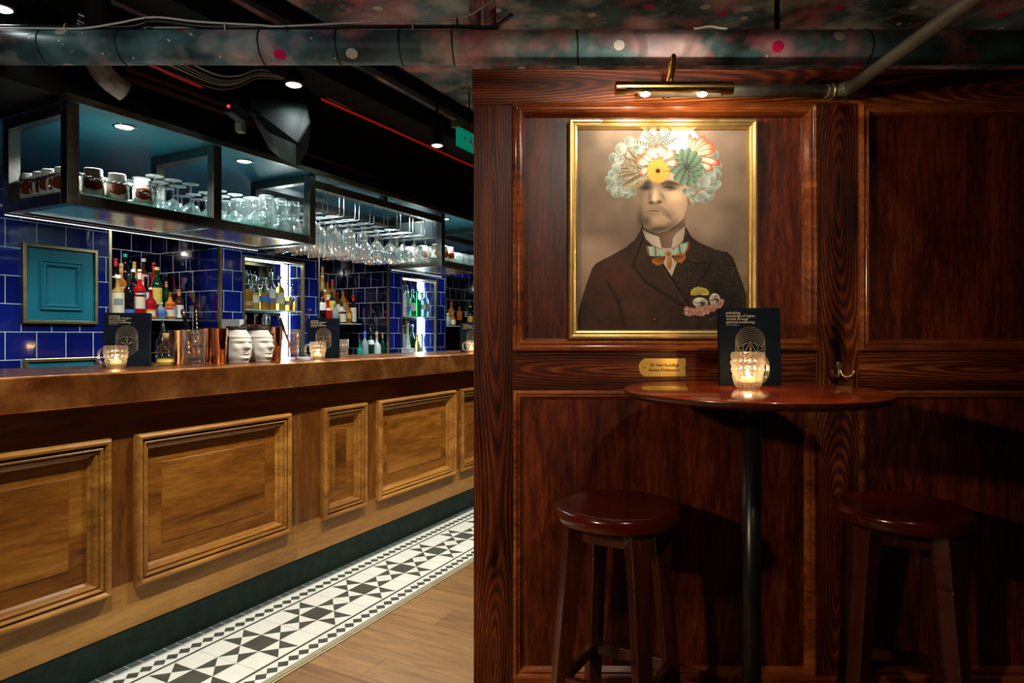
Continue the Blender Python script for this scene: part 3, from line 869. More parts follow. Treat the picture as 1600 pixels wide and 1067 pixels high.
MB().tube([lerp(bk1, bk2, .5), B(bar_t(450, 2.63), 2.64, 2.40)], 0.014, 10).build('mount_arm', M['soot'], sk)

# small sensor with a red light beside the loudspeaker
sb = thing('motion_sensor', 'small black box with a red light beside the loudspeaker', 'sensor', at(357, 166, 2.70))
MB().box(-0.022, 0.022, 0.0, 0.16, -0.025, 0.025).build('case', M['soot'], sb, 0.004)
MB().lathe([(0.007, 0), (0.006, 0.004), (0, 0.005)], 16).shift(lambda p: Vector((p.x, -p.z, p.y))).build('red_light', M['redled'], sb)
fb = thing('floodlight', 'small metal fixture with a bracket under the red sensor light', 'light fitting', at(374, 196, 2.72))
MB().box(-0.016, 0.016, -0.01, 0.03, -0.026, 0.012).build('housing', M['greymetal'], fb, 0.003)
MB().tube([(0.01, 0.02, 0.0), (0.02, 0.06, 0.07), (0.02, 0.20, 0.10)], 0.005, 8).build('bracket', M['soot'], fb)

# emergency exit sign half hidden behind the partition
p = at(738, 222, 3.68)
es = thing('exit_sign', 'green glowing exit sign hanging behind the edge of the partition', 'sign', p, PHI)
MB().box(-0.13, 0.13, 0.0, 0.03, -0.05, 0.05).build('sign_panel', M['exitglow'], es, 0.004)
MB().box(-0.15, 0.15, -0.002, 0.05, 0.05, 0.085).build('sign_housing', M['greymetal'], es, 0.004)
mb = MB().poly([(0.04, -0.002, -0.03), (0.065, -0.002, -0.03), (0.065, -0.002, 0.03), (0.04, -0.002, 0.03)])
mb.tube([(-0.01, -0.003, 0.02), (-0.02, -0.003, 0.0), (0.0, -0.003, -0.015), (-0.01, -0.003, -0.035)], 0.005, 6)
mb.tube([(-0.02, -0.003, 0.0), (-0.04, -0.003, -0.02), (-0.06, -0.003, -0.02)], 0.005, 6)
mb.poly([(-0.09, -0.002, 0.0), (-0.07, -0.002, 0.014), (-0.07, -0.002, -0.014)])
mb.build('pictogram', K['white'], es)
MB().tube([(0, 0.02, 0.08), (0, 0.02, 2.62 - p.z)], 0.004, 8).build('hanging_rod', M['soot'], es)
# ================================================================== PORTRAIT
def make_portrait():
    """the print's own colours, drawn in photo-pixel coordinates; returns (h, w, 3) sRGB, top row first"""
    X0, Y0, X1, Y1 = 904.0, 202.0, 1168.0, 516.0
    S = 3
    W, Hh = int((X1 - X0) * S), int((Y1 - Y0) * S)
    gx, gy = np.meshgrid(X0 + (np.arange(W) + 0.5) / S, Y0 + (np.arange(Hh) + 0.5) / S)
    rs = np.random.RandomState(5)
    def smooth_noise(cell):
        n0, n1 = int(Hh / cell) + 3, int(W / cell) + 3
        g = rs.rand(n0, n1)
        yy, xx = np.arange(Hh) / cell, np.arange(W) / cell
        yi, xi = yy.astype(int), xx.astype(int)
        fy, fx = (yy - yi)[:, None], (xx - xi)[None, :]
        fy, fx = fy * fy * (3 - 2 * fy), fx * fx * (3 - 2 * fx)
        a = g[yi][:, xi] * (1 - fx) + g[yi][:, xi + 1] * fx
        b = g[yi + 1][:, xi] * (1 - fx) + g[yi + 1][:, xi + 1] * fx
        return a * (1 - fy) + b * fy
    n1_, n2_, n3_ = smooth_noise(150), smooth_noise(60), smooth_noise(22)
    grain = rs.rand(Hh, W) - 0.5
    img = np.zeros((Hh, W, 3))
    bgv = 0.56 + 0.16 * (n1_ - 0.5) + 0.10 * (n2_ - 0.5)
    left = np.clip((1000 - gx) / 96, 0, 1)
    bgv += 0.10 * left * np.exp(-((gy - 400) / 70.0) ** 2) - 0.09 * left * np.exp(-((gy - 320) / 40.0) ** 2)
    bgv -= 0.06 * np.clip((gy - 330) / 180, 0, 1)
    img[...] = bgv[..., None] * np.array([1.0, 0.86, 0.74]) + grain[..., None] * 0.05
    def box(x0, y0, x1, y1):
        a = max(0, int((x0 - X0) * S) - 2); b = min(W, int((x1 - X0) * S) + 3)
        c = max(0, int((y0 - Y0) * S) - 2); d = min(Hh, int((y1 - Y0) * S) + 3)
        return slice(c, max(c, d)), slice(a, max(a, b))
    def polymask(pts, sl):
        x, y = gx[sl], gy[sl]
        ins = np.zeros(x.shape, bool)
        n = len(pts)
        for i in range(n):
            xa, ya = pts[i]; xb, yb = pts[(i + 1) % n]
            if ya == yb: continue
            cond = ((ya > y) != (yb > y)) & (x < (xb - xa) * (y - ya) / (yb - ya) + xa)
            ins ^= cond
        return ins
    def poly(pts, col, sh=None):
        xs = [p[0] for p in pts]; ys = [p[1] for p in pts]
        sl = box(min(xs), min(ys), max(xs), max(ys))
        mk = polymask(pts, sl)
        c = np.array(col, float) / 255.0
        v = np.ones(mk.shape + (3,)) * c
        if sh is not None: v = v * sh(gx[sl], gy[sl])[..., None]
        img[sl][mk] = v[mk]
        return sl, mk
    def leaf(cx, cy, rx, ry, ang=0.0, col=(150, 165, 155), rim=(205, 212, 200), dark=0.72):
        R = max(rx, ry)
        sl = box(cx - R, cy - R, cx + R, cy + R)
        dx, dy = gx[sl] - cx, gy[sl] - cy
        c_, s_ = math.cos(ang), math.sin(ang)
        a, b = (dx * c_ + dy * s_) / rx, (-dx * s_ + dy * c_) / ry
        r2 = a * a + b * b
        mk = r2 < 1
        k = np.clip((r2 - 0.70) / 0.25, 0, 1)[..., None]
        base = np.array(col) / 255.0 * (dark + (1.15 - dark) * np.clip(0.5 - 0.45 * b - 0.25 * a, 0, 1))[..., None]
        v = base * (1 - k) + np.array(rim) / 255.0 * k
        v = v * np.where(r2 > 0.93, 0.72, 1.0)[..., None]
        img[sl][mk] = v[mk]
    def petal(x0, y0, x1, y1, wd, col, tip=None, edge=None, stripe=0, bulge=0.45, dark=0.75):
        """tapered leaf from base to tip"""
        L = math.hypot(x1 - x0, y1 - y0)
        ux, uy = (x1 - x0) / L, (y1 - y0) / L
        sl = box(min(x0, x1) - wd, min(y0, y1) - wd, max(x0, x1) + wd, max(y0, y1) + wd)
        dx, dy = gx[sl] - x0, gy[sl] - y0
        s = (dx * ux + dy * uy) / L; q = -dx * uy + dy * ux
        sc = np.clip(s, 0, 1)
        prof = np.sin(np.pi * np.clip(sc, 0, 1) ** (math.log(0.5) / math.log(bulge)))
        hw = wd * np.clip(prof, 0, 1) ** 0.6
        mk = (s > 0) & (s < 1) & (np.abs(q) < hw)
        rel = np.abs(q) / np.maximum(hw, 1e-3)
        v = np.ones(mk.shape + (3,)) * np.array(col) / 255.0
        v = v * (1.08 - (1 - dark) * (rel ** 2 + 0.5 * (q > 0)))[..., None]
        if stripe:
            st = (np.sin(s * stripe * 2 * np.pi + 0.8 * np.abs(q)) > 0.15)
            v = np.where(st[..., None], np.array((70, 66, 58)) / 255.0, v)
        if edge is not None:
            k = np.clip((rel - 0.55) / 0.3, 0, 1)[..., None]; v = v * (1 - k) + np.array(edge) / 255.0 * k
        if tip is not None:
            k = np.clip((s - 0.62) / 0.28, 0, 1)[..., None]; v = v * (1 - k) + np.array(tip) / 255.0 * k
        v = v * np.where(rel > 0.86, 0.8, 1.0)[..., None]
        img[sl][mk] = v[mk]
    def blob(cx, cy, rx, ry, amt, ang=0.0, tint=(1, 1, 1)):
        R = 2.6 * max(rx, ry)
        sl = box(cx - R, cy - R, cx + R, cy + R)
        dx, dy = gx[sl] - cx, gy[sl] - cy
        c_, s_ = math.cos(ang), math.sin(ang)
        g = np.exp(-(((dx * c_ + dy * s_) / rx) ** 2 + ((-dx * s_ + dy * c_) / ry) ** 2))
        img[sl] = np.clip(img[sl] * (1 + amt * g[..., None] * np.array(tint)), 0, 1)
    def stroke(pts, wd, col, alpha=1.0):
        for (xa, ya), (xb, yb) in zip(pts[:-1], pts[1:]):
            sl = box(min(xa, xb) - 3 * wd, min(ya, yb) - 3 * wd, max(xa, xb) + 3 * wd, max(ya, yb) + 3 * wd)
            dx, dy = gx[sl] - xa, gy[sl] - ya
            L2 = (xb - xa) ** 2 + (yb - ya) ** 2 + 1e-9
            s = np.clip((dx * (xb - xa) + dy * (yb - ya)) / L2, 0, 1)
            d = np.hypot(dx - s * (xb - xa), dy - s * (yb - ya))
            k = (alpha * np.exp(-(d / wd) ** 2))[..., None]
            img[sl] = img[sl] * (1 - k) + np.array(col) / 255.0 * k
    # neck
    poly([(1003, 345), (1072, 335), (1072, 362), (1062, 378), (1046, 388), (1032, 385), (1010, 366)], (128, 104, 84), lambda x, y: 0.72 + 0.45 * np.clip((x - 1018) / 40, 0, 1) - 0.25 * np.exp(-((y - 352) / 9.0) ** 2))
    # jacket
    jk = [(904, 497), (912, 463), (920, 440), (927, 419), (934, 411), (955, 400), (980, 386), (993, 375), (1001, 362), (1005, 352), (1012, 366), (1030, 384), (1038, 412), (1051, 432), (1060, 404), (1070, 372), (1071, 351), (1082, 370), (1094, 379), (1120, 390), (1138, 394), (1147, 403), (1156, 428), (1168, 462), (1168, 517), (904, 517)]
    sl, mk = poly(jk, (56, 42, 34), lambda x, y: 0.95 + 0 * x)
    jn = (n2_ - 0.5) * 0.16 + (n3_ - 0.5) * 0.13
    reg = img[sl]
    reg[mk] = np.clip(reg[mk] * (1 + 1.4 * jn[sl][mk][:, None]) + grain[sl][mk][:, None] * 0.055, 0, 1)
    red = np.exp(-(((gx[sl] - 960) / 32.0) ** 2 + ((gy[sl] - 428) / 34.0) ** 2)) + 0.6 * np.exp(-(((gx[sl] - 990) / 60.0) ** 2 + ((gy[sl] - 480) / 50.0) ** 2))
    grn = np.exp(-(((gx[sl] - 1140) / 35.0) ** 2 + ((gy[sl] - 470) / 60.0) ** 2))
    reg[mk] = np.clip(reg[mk] + (red[..., None] * np.array([0.10, 0.03, 0.015]))[mk] + (grn[..., None] * np.array([-0.05, -0.02, -0.02]))[mk], 0, 1)
    for pts, wd, al in (([(1006, 372), (1000, 390), (990, 414), (1010, 440), (1045, 462), (1072, 480)], 1.6, .75), ([(1034, 405), (1048, 430), (1062, 452), (1078, 478), (1090, 492)], 1.5, .8),
                        ([(1062, 404), (1090, 412), (1112, 410), (1100, 432), (1084, 452), (1072, 470)], 1.2, .6), ([(1092, 490), (1094, 516)], 1.2, .5), ([(950, 440), (968, 470), (978, 512)], 3.0, .4), ([(1118, 440), (1126, 480), (1122, 514)], 3.0, .45)):
        stroke(pts, wd, (18, 12, 10), al)
    stroke([(1014, 388), (1040, 424), (1058, 452), (1074, 476)], 0.8, (110, 88, 70), .35)
    stroke([(1108, 500), (1126, 494)], 0.5, (150, 135, 118), .6)
    leaf(1025.5, 500, 4.6, 4.2, 0, (58, 36, 26), (24, 14, 10))
    blob(1024, 498.5, 1.2, 1.0, 2.5)
    # collar and shirt front
    poly([(1005, 358), (1020, 366), (1031, 370), (1033, 377), (1036, 389), (1022, 384), (1011, 374)], (208, 192, 178), lambda x, y: 0.82 + 0.2 * np.clip((x - 1005) / 25, 0, 1))
    poly([(1072, 353), (1058, 365), (1053, 372), (1051, 388), (1060, 384), (1068, 375), (1071, 366)], (206, 190, 172), lambda x, y: 0.85 + 0.15 * np.clip((1072 - x) / 20, 0, 1))
    poly([(1036, 388), (1051, 388), (1062, 402), (1051, 432), (1036, 408)], (200, 184, 166))
    # head
    face = [(994, 290), (993.5, 304), (996.5, 321), (1000, 335), (1004, 346), (1008, 356), (1018, 362), (1030, 364), (1046, 360), (1060, 350), (1070, 340), (1075, 322), (1079, 300), (1078, 282), (1050, 270), (1005, 275)]
    def fsh(x, y):
        v = 0.78 + 0.34 * np.clip((x - 996) / 55, 0, 1) - 0.10 * np.clip((x - 1064) / 14, 0, 1)
        return v
    sl, mk = poly(face, (186, 158, 130), fsh)
    blob(1011, 291, 11, 6.5, -0.66); blob(1047, 290.5, 14, 5.5, -0.62, 0.12); blob(1050, 285, 17, 3.2, -0.5, 0.15); blob(1009, 284, 11, 3, -0.5, -0.1)
    stroke([(1038, 293), (1044, 291.8), (1051, 292.6), (1057, 295)], 0.8, (46, 34, 26), .85); stroke([(1004, 294), (1010, 292.8), (1016, 294)], 0.8, (46, 34, 26), .8)
    stroke([(1040, 296.6), (1048, 297.6), (1055, 296.8)], 0.6, (90, 70, 56), .6); stroke([(1036, 287), (1048, 284), (1062, 289)], 1.5, (66, 50, 40), .6); stroke([(1001, 288), (1010, 285.5), (1017, 287)], 1.3, (66, 50, 40), .55)
    blob(1049, 294.5, 4, 1.3, -0.5); blob(1010, 295, 4, 1.4, -0.5)
    blob(1025, 303, 4.2, 10, 0.32); blob(1024, 310, 4.5, 3.5, 0.28); blob(1017, 307, 3, 9, -0.25)
    blob(1019, 316.5, 3.2, 2.0, -0.7); blob(1032, 315.2, 3.6, 2.0, -0.68); blob(1026, 318, 7, 1.6, -0.35)
    blob(1037, 307, 2.2, 8, -0.28, -0.5)
    blob(1056, 306, 12, 9, 0.16); blob(1003, 304, 5, 10, -0.14)
    # moustache
    ml = [(1026, 320), (1018, 321.5), (1010, 325.5), (1001, 333), (1009, 332.5), (1017, 329.5), (1026, 328.5)]
    mr = [(1026, 320), (1034, 321.5), (1041, 326), (1047, 333), (1052, 342), (1044, 338), (1037, 332.5), (1026, 328.5)]
    poly(ml, (158, 132, 106)); poly(mr, (166, 140, 112))
    for j in range(34):
        a_ = j / 33.0
        lf = a_ < 0.5
        f_ = (0.5 - a_) * 2 if lf else (a_ - 0.5) * 2
        q0 = (1026 - 3 * f_, 321 + 2 * f_) if lf else (1026 + 3 * f_, 321 + 2 * f_)
        q1 = (1024 - 20 * f_, 328 + 4 * f_) if lf else (1028 + 22 * f_, 329 + 11 * f_ * f_)
        mid_ = ((q0[0] + q1[0]) / 2 + (-2 if lf else 2), (q0[1] + q1[1]) / 2 - 1.2)
        stroke([q0, mid_, q1], 0.5, (126, 102, 80) if j % 2 else (196, 172, 142), 0.5)
    stroke([(1018, 330), (1024, 329.4), (1031, 330.4)], 0.8, (58, 40, 32), .8)
    stroke([(1004, 333.4), (1016, 331)], 0.7, (96, 74, 58), .45); stroke([(1036, 333.4), (1050, 342.5)], 0.8, (98, 76, 58), .5)
    blob(1025, 333, 6, 1.6, 0.12)
    blob(1024, 334, 7, 2.0, -0.2); blob(1023, 343, 8, 5, 0.16)
    blob(1010, 346, 10, 9, -0.42); blob(1030, 358, 20, 5, -0.55, -0.12); blob(1052, 350, 12, 7, -0.30, -0.5)
    blob(1050, 334, 7, 10, -0.18, -0.5); blob(1002, 335, 4, 14, -0.30)
    # ear
    leaf(1081, 317, 5.0, 7.0, 0.3, (196, 172, 148), (214, 192, 166)); blob(1079, 318, 1.8, 3, -0.4); blob(1077, 312, 2, 6, -0.35)
    # succulents, back layer
    Z = lambda x, y: (940 + x / 7.62, 190 + y / 7.62)
    poly([Z(470, 180), Z(520, 95), Z(1100, 95), Z(1160, 180), Z(1100, 330), Z(900, 420), Z(600, 330), Z(480, 300)], (226, 226, 222))
    gre = ((148, 164, 152), (160, 172, 162), (134, 154, 142), (168, 178, 170))
    for j, (x, y, r) in enumerate([(140, 620, 52), (190, 550, 60), (160, 430, 62), (245, 320, 72), (350, 240, 68), (460, 260, 62), (430, 330, 56), (225, 450, 60), (370, 390, 62), (190, 670, 52), (110, 790, 44), (180, 850, 56), (100, 690, 50), (240, 850, 50), (320, 870, 44), (160, 770, 58), (240, 750, 50), (300, 815, 48), (380, 830, 48), (500, 340, 50),
                                   (1330, 400, 74), (1390, 520, 54), (1380, 620, 56), (1330, 650, 48), (1350, 760, 58), (1390, 740, 48), (1010, 830, 42), (1070, 840, 52), (1090, 905, 46), (1160, 915, 44), (1240, 930, 42), (1300, 890, 48), (1300, 815, 60), (1210, 870, 54), (1140, 770, 46), (1240, 710, 74), (1290, 590, 78)]):
        a_, b_ = Z(x, y)
        leaf(a_, b_, r / 7.62, r / 7.62 * 0.93, 0.6 * j, gre[j % 4], (206, 214, 202))
    for x, y, wd in ((530, 70, 5), (685, 60, 5.5), (850, 95, 5), (930, 185, 4), (490, 150, 3.6), (380, 228, 3.4)):
        a_, b_ = Z(680, 300); c_, d_ = Z(x, y)
        petal(a_, b_, c_, d_, wd, (206, 200, 178), stripe=9, bulge=0.3)
    for x, y, wd in ((320, 320, 4), (270, 405, 4.6), (235, 550, 5), (212, 610, 5.5), (205, 660, 5), (250, 770, 5), (350, 430, 4.5), (330, 510, 5)):
        a_, b_ = Z(540, 600); c_, d_ = Z(x, y)
        petal(a_, b_, c_, d_, wd, (112, 100, 80), edge=(196, 184, 152), bulge=0.45)
    a_, b_ = Z(560, 660)
    stroke([(a_, b_), Z(480, 730), Z(400, 780), Z(300, 780)], 3.4, (150, 138, 108), .95)
    for j in range(420):
        t_ = rs.rand(); k_ = rs.rand()
        x = 540 + (210 - 540) * t_ + rs.randn() * 26; y = 600 + (330 + 420 * k_ - 600) * t_
        p_ = Z(x, y); stroke([p_, (p_[0] + 0.1, p_[1])], 0.42, (226, 216, 188) if j % 3 else (58, 50, 40), .85)
    for j in range(90):
        t_ = rs.rand(); p_ = Z(560 - 260 * t_ + rs.randn() * 14, 660 + 130 * t_ - 40 * t_ * (1 - t_) + rs.randn() * 14)
        stroke([p_, (p_[0] + 0.1, p_[1])], 0.45, (236, 226, 198), .9)
    for x, y, wd in ((1060, 140, 4.2), (1130, 180, 5), (1240, 165, 6), (1295, 215, 5.5), (1355, 262, 7), (1372, 340, 5)):
        a_, b_ = Z(1080, 400); c_, d_ = Z(x, y)
        petal(a_, b_, c_, d_, wd, (236, 206, 170), tip=(208, 96, 74), edge=(214, 120, 96), bulge=0.6)
    for x0, y0, x, y, wd in ((1150, 430, 1430, 505, 6), (1190, 500, 1335, 575, 5.5)):
        a_, b_ = Z(x0, y0); c_, d_ = Z(x, y)
        petal(a_, b_, c_, d_, wd, (236, 214, 184), tip=(190, 70, 58), edge=(208, 108, 90), bulge=0.55)
    # green rosette
    cx, cy = Z(1025, 540)
    for ring, (n, r0, L, wd) in enumerate(((13, 17, 14, 6.5), (11, 12, 13, 5.8), (9, 7.5, 11, 4.8), (7, 4, 8, 3.4), (5, 1.5, 5, 2.2))):
        for j in range(n):
            an = 2 * PI * (j + 0.37 * ring) / n
            sx_ = 0.86
            petal(cx + math.cos(an) * r0 * sx_ * .6, cy + math.sin(an) * r0 * .6, cx + math.cos(an) * (r0 + L) * sx_, cy + math.sin(an) * (r0 + L), wd, (104 - 6 * ring, 134 - 9 * ring, 112 - 8 * ring), edge=(150 - 8 * ring, 176 - 10 * ring, 150 - 8 * ring), bulge=0.55, dark=0.55)
    blob(cx, cy, 5, 5, -0.35)
    # cream fingers with red tips
    for x0, y0, x, y, wd in ((640, 440, 540, 315, 5), (650, 430, 590, 280, 4.6), (660, 430, 665, 280, 5), (690, 430, 730, 262, 5.6), (720, 430, 785, 300, 5), (740, 450, 895, 345, 5.6), (770, 500, 925, 490, 5.2), (620, 470, 490, 385, 5.6), (590, 500, 415, 462, 6), (580, 540, 460, 625, 5), (650, 440, 690, 380, 4)):
        a_, b_ = Z(x0, y0); c_, d_ = Z(x, y)
        petal(a_, b_, c_, d_, wd, (232, 222, 198), tip=(214, 92, 66), bulge=0.6, dark=0.7)
    # orange flower
    cx, cy = Z(682, 585)
    for j in range(46):
        an = 2 * PI * j / 46 + rs.rand() * .05
        L = 17.5 + 2.5 * rs.rand()
        petal(cx + 2 * math.cos(an), cy + 2 * math.sin(an), cx + L * math.cos(an), cy + L * math.sin(an) * 1.02, 1.9, (236, 176, 74) if j % 2 else (244, 196, 96), bulge=0.7, dark=0.62)
    leaf(cx, cy, 3.4, 3.4, 0, (84, 40, 20), (122, 64, 24)); blob(cx, cy, 6, 6, -0.12)
    # moth bow
    Q = lambda x, y: (1000 + x / 6.275, 350 + y / 6.275)
    mint, rd, br = (158, 198, 172), (150, 52, 44), (172, 112, 62)
    poly([Q(250, 310), Q(175, 330), Q(125, 345), Q(130, 378), Q(178, 408), Q(235, 388), Q(262, 330)], br)
    poly([Q(318, 305), Q(400, 292), Q(455, 288), Q(458, 330), Q(420, 382), Q(365, 372), Q(322, 330)], br)
    for j in range(9):
        a_ = j / 8.0
        stroke([Q(258, 318), Q(135 + 95 * a_, 350 + 45 * a_)], .4, (84, 46, 24), .8); stroke([Q(320, 316), Q(452 - 90 * a_, 310 + 62 * a_)], .4, (84, 46, 24), .8)
    poly([Q(72, 215), Q(160, 224), Q(250, 268), Q(262, 300), Q(170, 318), Q(95, 310), Q(78, 270)], mint)
    poly([Q(312, 270), Q(400, 205), Q(485, 172), Q(488, 230), Q(450, 285), Q(400, 290), Q(318, 300)], mint)
    stroke([Q(80, 218), Q(88, 262), Q(100, 306)], 1.3, rd); stroke([Q(160, 226), Q(164, 316)], 1.1, rd)
    stroke([Q(484, 176), Q(482, 235), Q(452, 282)], 1.4, rd); stroke([Q(392, 212), Q(404, 288)], 1.2, rd)
    for pts in ([Q(110, 222), Q(120, 312)], [Q(210, 250), Q(225, 306)], [Q(350, 244), Q(356, 296)], [Q(440, 192), Q(446, 284)]): stroke(pts, .7, (226, 226, 206), .8)
    leaf(*Q(297, 378), 3.6, 11, 0, (206, 150, 84), (160, 100, 48))
    for j in range(7): stroke([Q(278, 330 + 15 * j), Q(316, 330 + 15 * j)], .5, (120, 72, 34), .8)
    leaf(*Q(285, 287), 5, 5, 0, (214, 160, 96), (150, 96, 50)); stroke([Q(275, 275), Q(280, 300)], .6, (60, 34, 20)); stroke([Q(294, 275), Q(292, 300)], .6, (60, 34, 20))
    # breast pocket flower, stones, pebbles
    for j in range(64):
        x = 450 + 360 * (j / 63.0) + rs.randn() * 10; yb = 870 - 70 * max(0, (x - 620) / 190.0)
        y = yb - rs.rand() * 60 + 15
        a_, b_ = Q(x, y)
        leaf(a_, b_, 3.0 + rs.rand() * 1.4, 2.4 + rs.rand(), rs.rand() * 3, ((222, 156, 134), (206, 130, 112), (232, 176, 152))[j % 3], (236, 196, 176), 0.6)
    for x, y, rx, ry in ((740, 738, 8.6, 9.6), (600, 770, 12.2, 8.2)):
        a_, b_ = Q(x, y); leaf(a_, b_, rx, ry, 0.1, (226, 216, 196), (196, 184, 160))
        for j in range(10):
            an = rs.rand() * 6.28
            stroke([(a_, b_), (a_ + .5 * rx * math.cos(an), b_ + .5 * ry * math.sin(an)), (a_ + .8 * rx * math.cos(an + .5), b_ + .8 * ry * math.sin(an + .5))], .55, (44, 36, 30), .8)
    cx, cy = Q(592, 690)
    for j in range(30):
        an = PI + PI * j / 29.0
        L = 13 + 3 * rs.rand()
        petal(cx, cy, cx + L * math.cos(an), cy + L * .82 * math.sin(an), 1.8, (222, 206, 104) if j % 2 else (204, 184, 76), bulge=0.6, dark=.7)
    for j in range(260):
        x = 1058 + rs.rand() * 100; y = 362 + rs.rand() ** 1.3 * 130
        i_, k_ = int((y - Y0) * S), int((x - X0) * S)
        if 0 <= i_ < Hh - 1 and 0 <= k_ < W - 1 and img[i_, k_].mean() < 0.3: img[i_:i_ + 2, k_:k_ + 2] = 0.45 + 0.25 * rs.rand()
    h2, w2 = Hh // 2, W // 2
    img = img[:h2 * 2, :w2 * 2].reshape(h2, 2, w2, 2, 3).mean((1, 3))
    return np.clip(img, 0, 1)

fr = thing('framed_portrait', 'large gilt framed sepia portrait of a moustached man crowned with succulents', 'picture', (px(1036), YP + 0.024, pz(358)))
hw, hh = (px(1183) - px(889)) / 2, (pz(187) - pz(530)) / 2
gp = [(0, 0.001), (0, 0.030), (0.004, 0.034), (0.010, 0.034), (0.014, 0.029), (0.016, 0.029), (0.020, 0.032), (0.026, 0.030), (0.029, 0.020), (0.0305, 0.010)]
fm = MB().frame(-hw, hw, -hh, hh, gp).build('frame', M['giltframe'], fr, 0.0006)
MB().box(-hw + 0.004, hw - 0.004, -0.008, -0.001, -hh + 0.004, hh - 0.004).build('backing', M['soot'], fr)
art = make_portrait()
Hh_, Ww_ = art.shape[:2]
iw, ih = hw - 0.029, hh - 0.029
nx, ny = Ww_, Hh_
xs = np.linspace(-iw, iw, nx); zs = np.linspace(ih, -ih, ny)
co = np.zeros((ny, nx, 3), np.float32)
co[..., 0] = xs[None, :]; co[..., 1] = -0.0105; co[..., 2] = zs[:, None]
ii = np.arange((ny - 1) * (nx - 1)); r_, c_ = ii // (nx - 1), ii % (nx - 1)
q0 = r_ * nx + c_
quads = np.stack([q0, q0 + nx, q0 + nx + 1, q0 + 1], 1).astype(np.int32)
me = bpy.data.meshes.new('portrait_print')
me.vertices.add(nx * ny); me.vertices.foreach_set('co', co.reshape(-1))
me.loops.add(quads.size); me.loops.foreach_set('vertex_index', quads.reshape(-1))
me.polygons.add(len(quads))
me.polygons.foreach_set('loop_start', np.arange(0, quads.size, 4, dtype=np.int32))
me.update(calc_edges=True)
ca = me.color_attributes.new('print', 'FLOAT_COLOR', 'POINT')
lc = np.where(art <= 0.04045, art / 12.92, ((art + 0.055) / 1.055) ** 2.4)
rgba = np.ones((ny * nx, 4), np.float32); rgba[:, :3] = lc.reshape(-1, 3)
ca.data.foreach_set('color', rgba.reshape(-1))
k = NT('portrait_print')
at_ = k.n('ShaderNodeVertexColor', layer_name='print')
p_ = k.pbsdf(None, 0.55, 0, 0.2); k.l(at_, 0, p_, 'Base Color')
me.materials.append(k.mat)
o = bpy.data.objects.new('portrait_print', me); COL.objects.link(o); o.parent = fr

# ------------------------------------------------------------------ picture light
pl_ = thing('picture_light', 'brass picture light with two glowing bulbs above the portrait', 'picture light', (0, 0, 0))
yl, zl = 1.955, 1.983
xa, xb = (962 - 800) * yl / F_PX, (1144 - 800) * yl / F_PX
mb = MB()
def trough(x0, x1, a0, a1, r=0.021, n=14):
    vs = []
    for x in (x0, x1):
        for rr in (r, r - 0.0015):
            for i in range(n + 1):
                a = math.radians(a0 + (a1 - a0) * i / n)
                vs.append((x, yl + rr * math.cos(a), zl + rr * math.sin(a)))
    m_ = n + 1
    fs = []
    for i in range(n):
        fs += [(i, i + 1, 2 * m_ + i + 1, 2 * m_ + i), (m_ + i, 3 * m_ + i, 3 * m_ + i + 1, m_ + i + 1), (i, m_ + i, m_ + i + 1, i + 1), (2 * m_ + i, 2 * m_ + i + 1, 3 * m_ + i + 1, 3 * m_ + i)]
    for i in (0, n):
        fs.append((i, 2 * m_ + i, 3 * m_ + i, m_ + i))
    mb.add(vs, fs, 0, False)
trough(xa, xb, 5, 240)
trough(xa, xa + 0.028, -160, 200); trough(xb - 0.028, xb, -160, 200)
for x in (xa + 0.001, xb - 0.001):
    disc = MB().lathe([(0.0195, -0.001), (0.0195, 0.001)], 20).shift(lambda p: Vector((x + p.z, yl + p.x, zl + p.y)))
    mb.add(disc.v, disc.f)
mb.build('shade', plain('aged_brass', (0.42, 0.25, 0.08), 0.22, 1.0, vary=0.15), pl_)
xm = (1055 - 800) * 1.98 / F_PX
MB().tube([(xm, 2.097, 2.02), (xm, 2.075, 2.06), (xm, 2.03, 2.10), (xm, 1.995, 2.095), (xm - 0.012, 1.965, 2.03), (xm - 0.02, yl, zl + 0.018)], [0.006, 0.007, 0.008, 0.008, 0.006, 0.005], 12, sub=5).build('arm', M['gold'], pl_)
MB().lathe([(0.028, 0), (0.026, 0.006), (0.012, 0.010), (0, 0.011)], 24).shift(lambda p: Vector((xm + p.x, 2.101 - p.z, 2.03 + p.y))).build('wall_plate', M['gold'], pl_)
MB().lathe([(0.006, 0), (0.009, 0.006), (0.006, 0.014), (0.004, 0.02)], 14).shift(lambda p: Vector((xm - 0.02 + p.x, yl + p.y, zl + 0.018 + p.z))).build('swivel', M['gold'], pl_)
for pxb in (1008, 1097):
    bx = (pxb - 800) * (yl - 0.006) / F_PX
    MB().lathe([(0.0, -0.013), (0.007, -0.009), (0.0095, 0.0), (0.007, 0.009), (0.0, 0.013)], 16).shift(lambda p: Vector((bx + p.z * 1.2, yl - 0.006 + p.x, zl - 0.018 + p.y))).build('bulb', M['bulb'], pl_)
    lamp('POINT', (bx, yl - 0.004, zl - 0.036), 2.3, (1.0, 0.86, 0.64), None, 0.006)
    MB().tube([(bx + (0.014 if pxb > 1050 else -0.014), yl, zl - 0.008), (bx + (0.05 if pxb > 1050 else -0.05), yl, zl - 0.006)], 0.006, 10).build('lamp_holder', M['brass'], pl_)

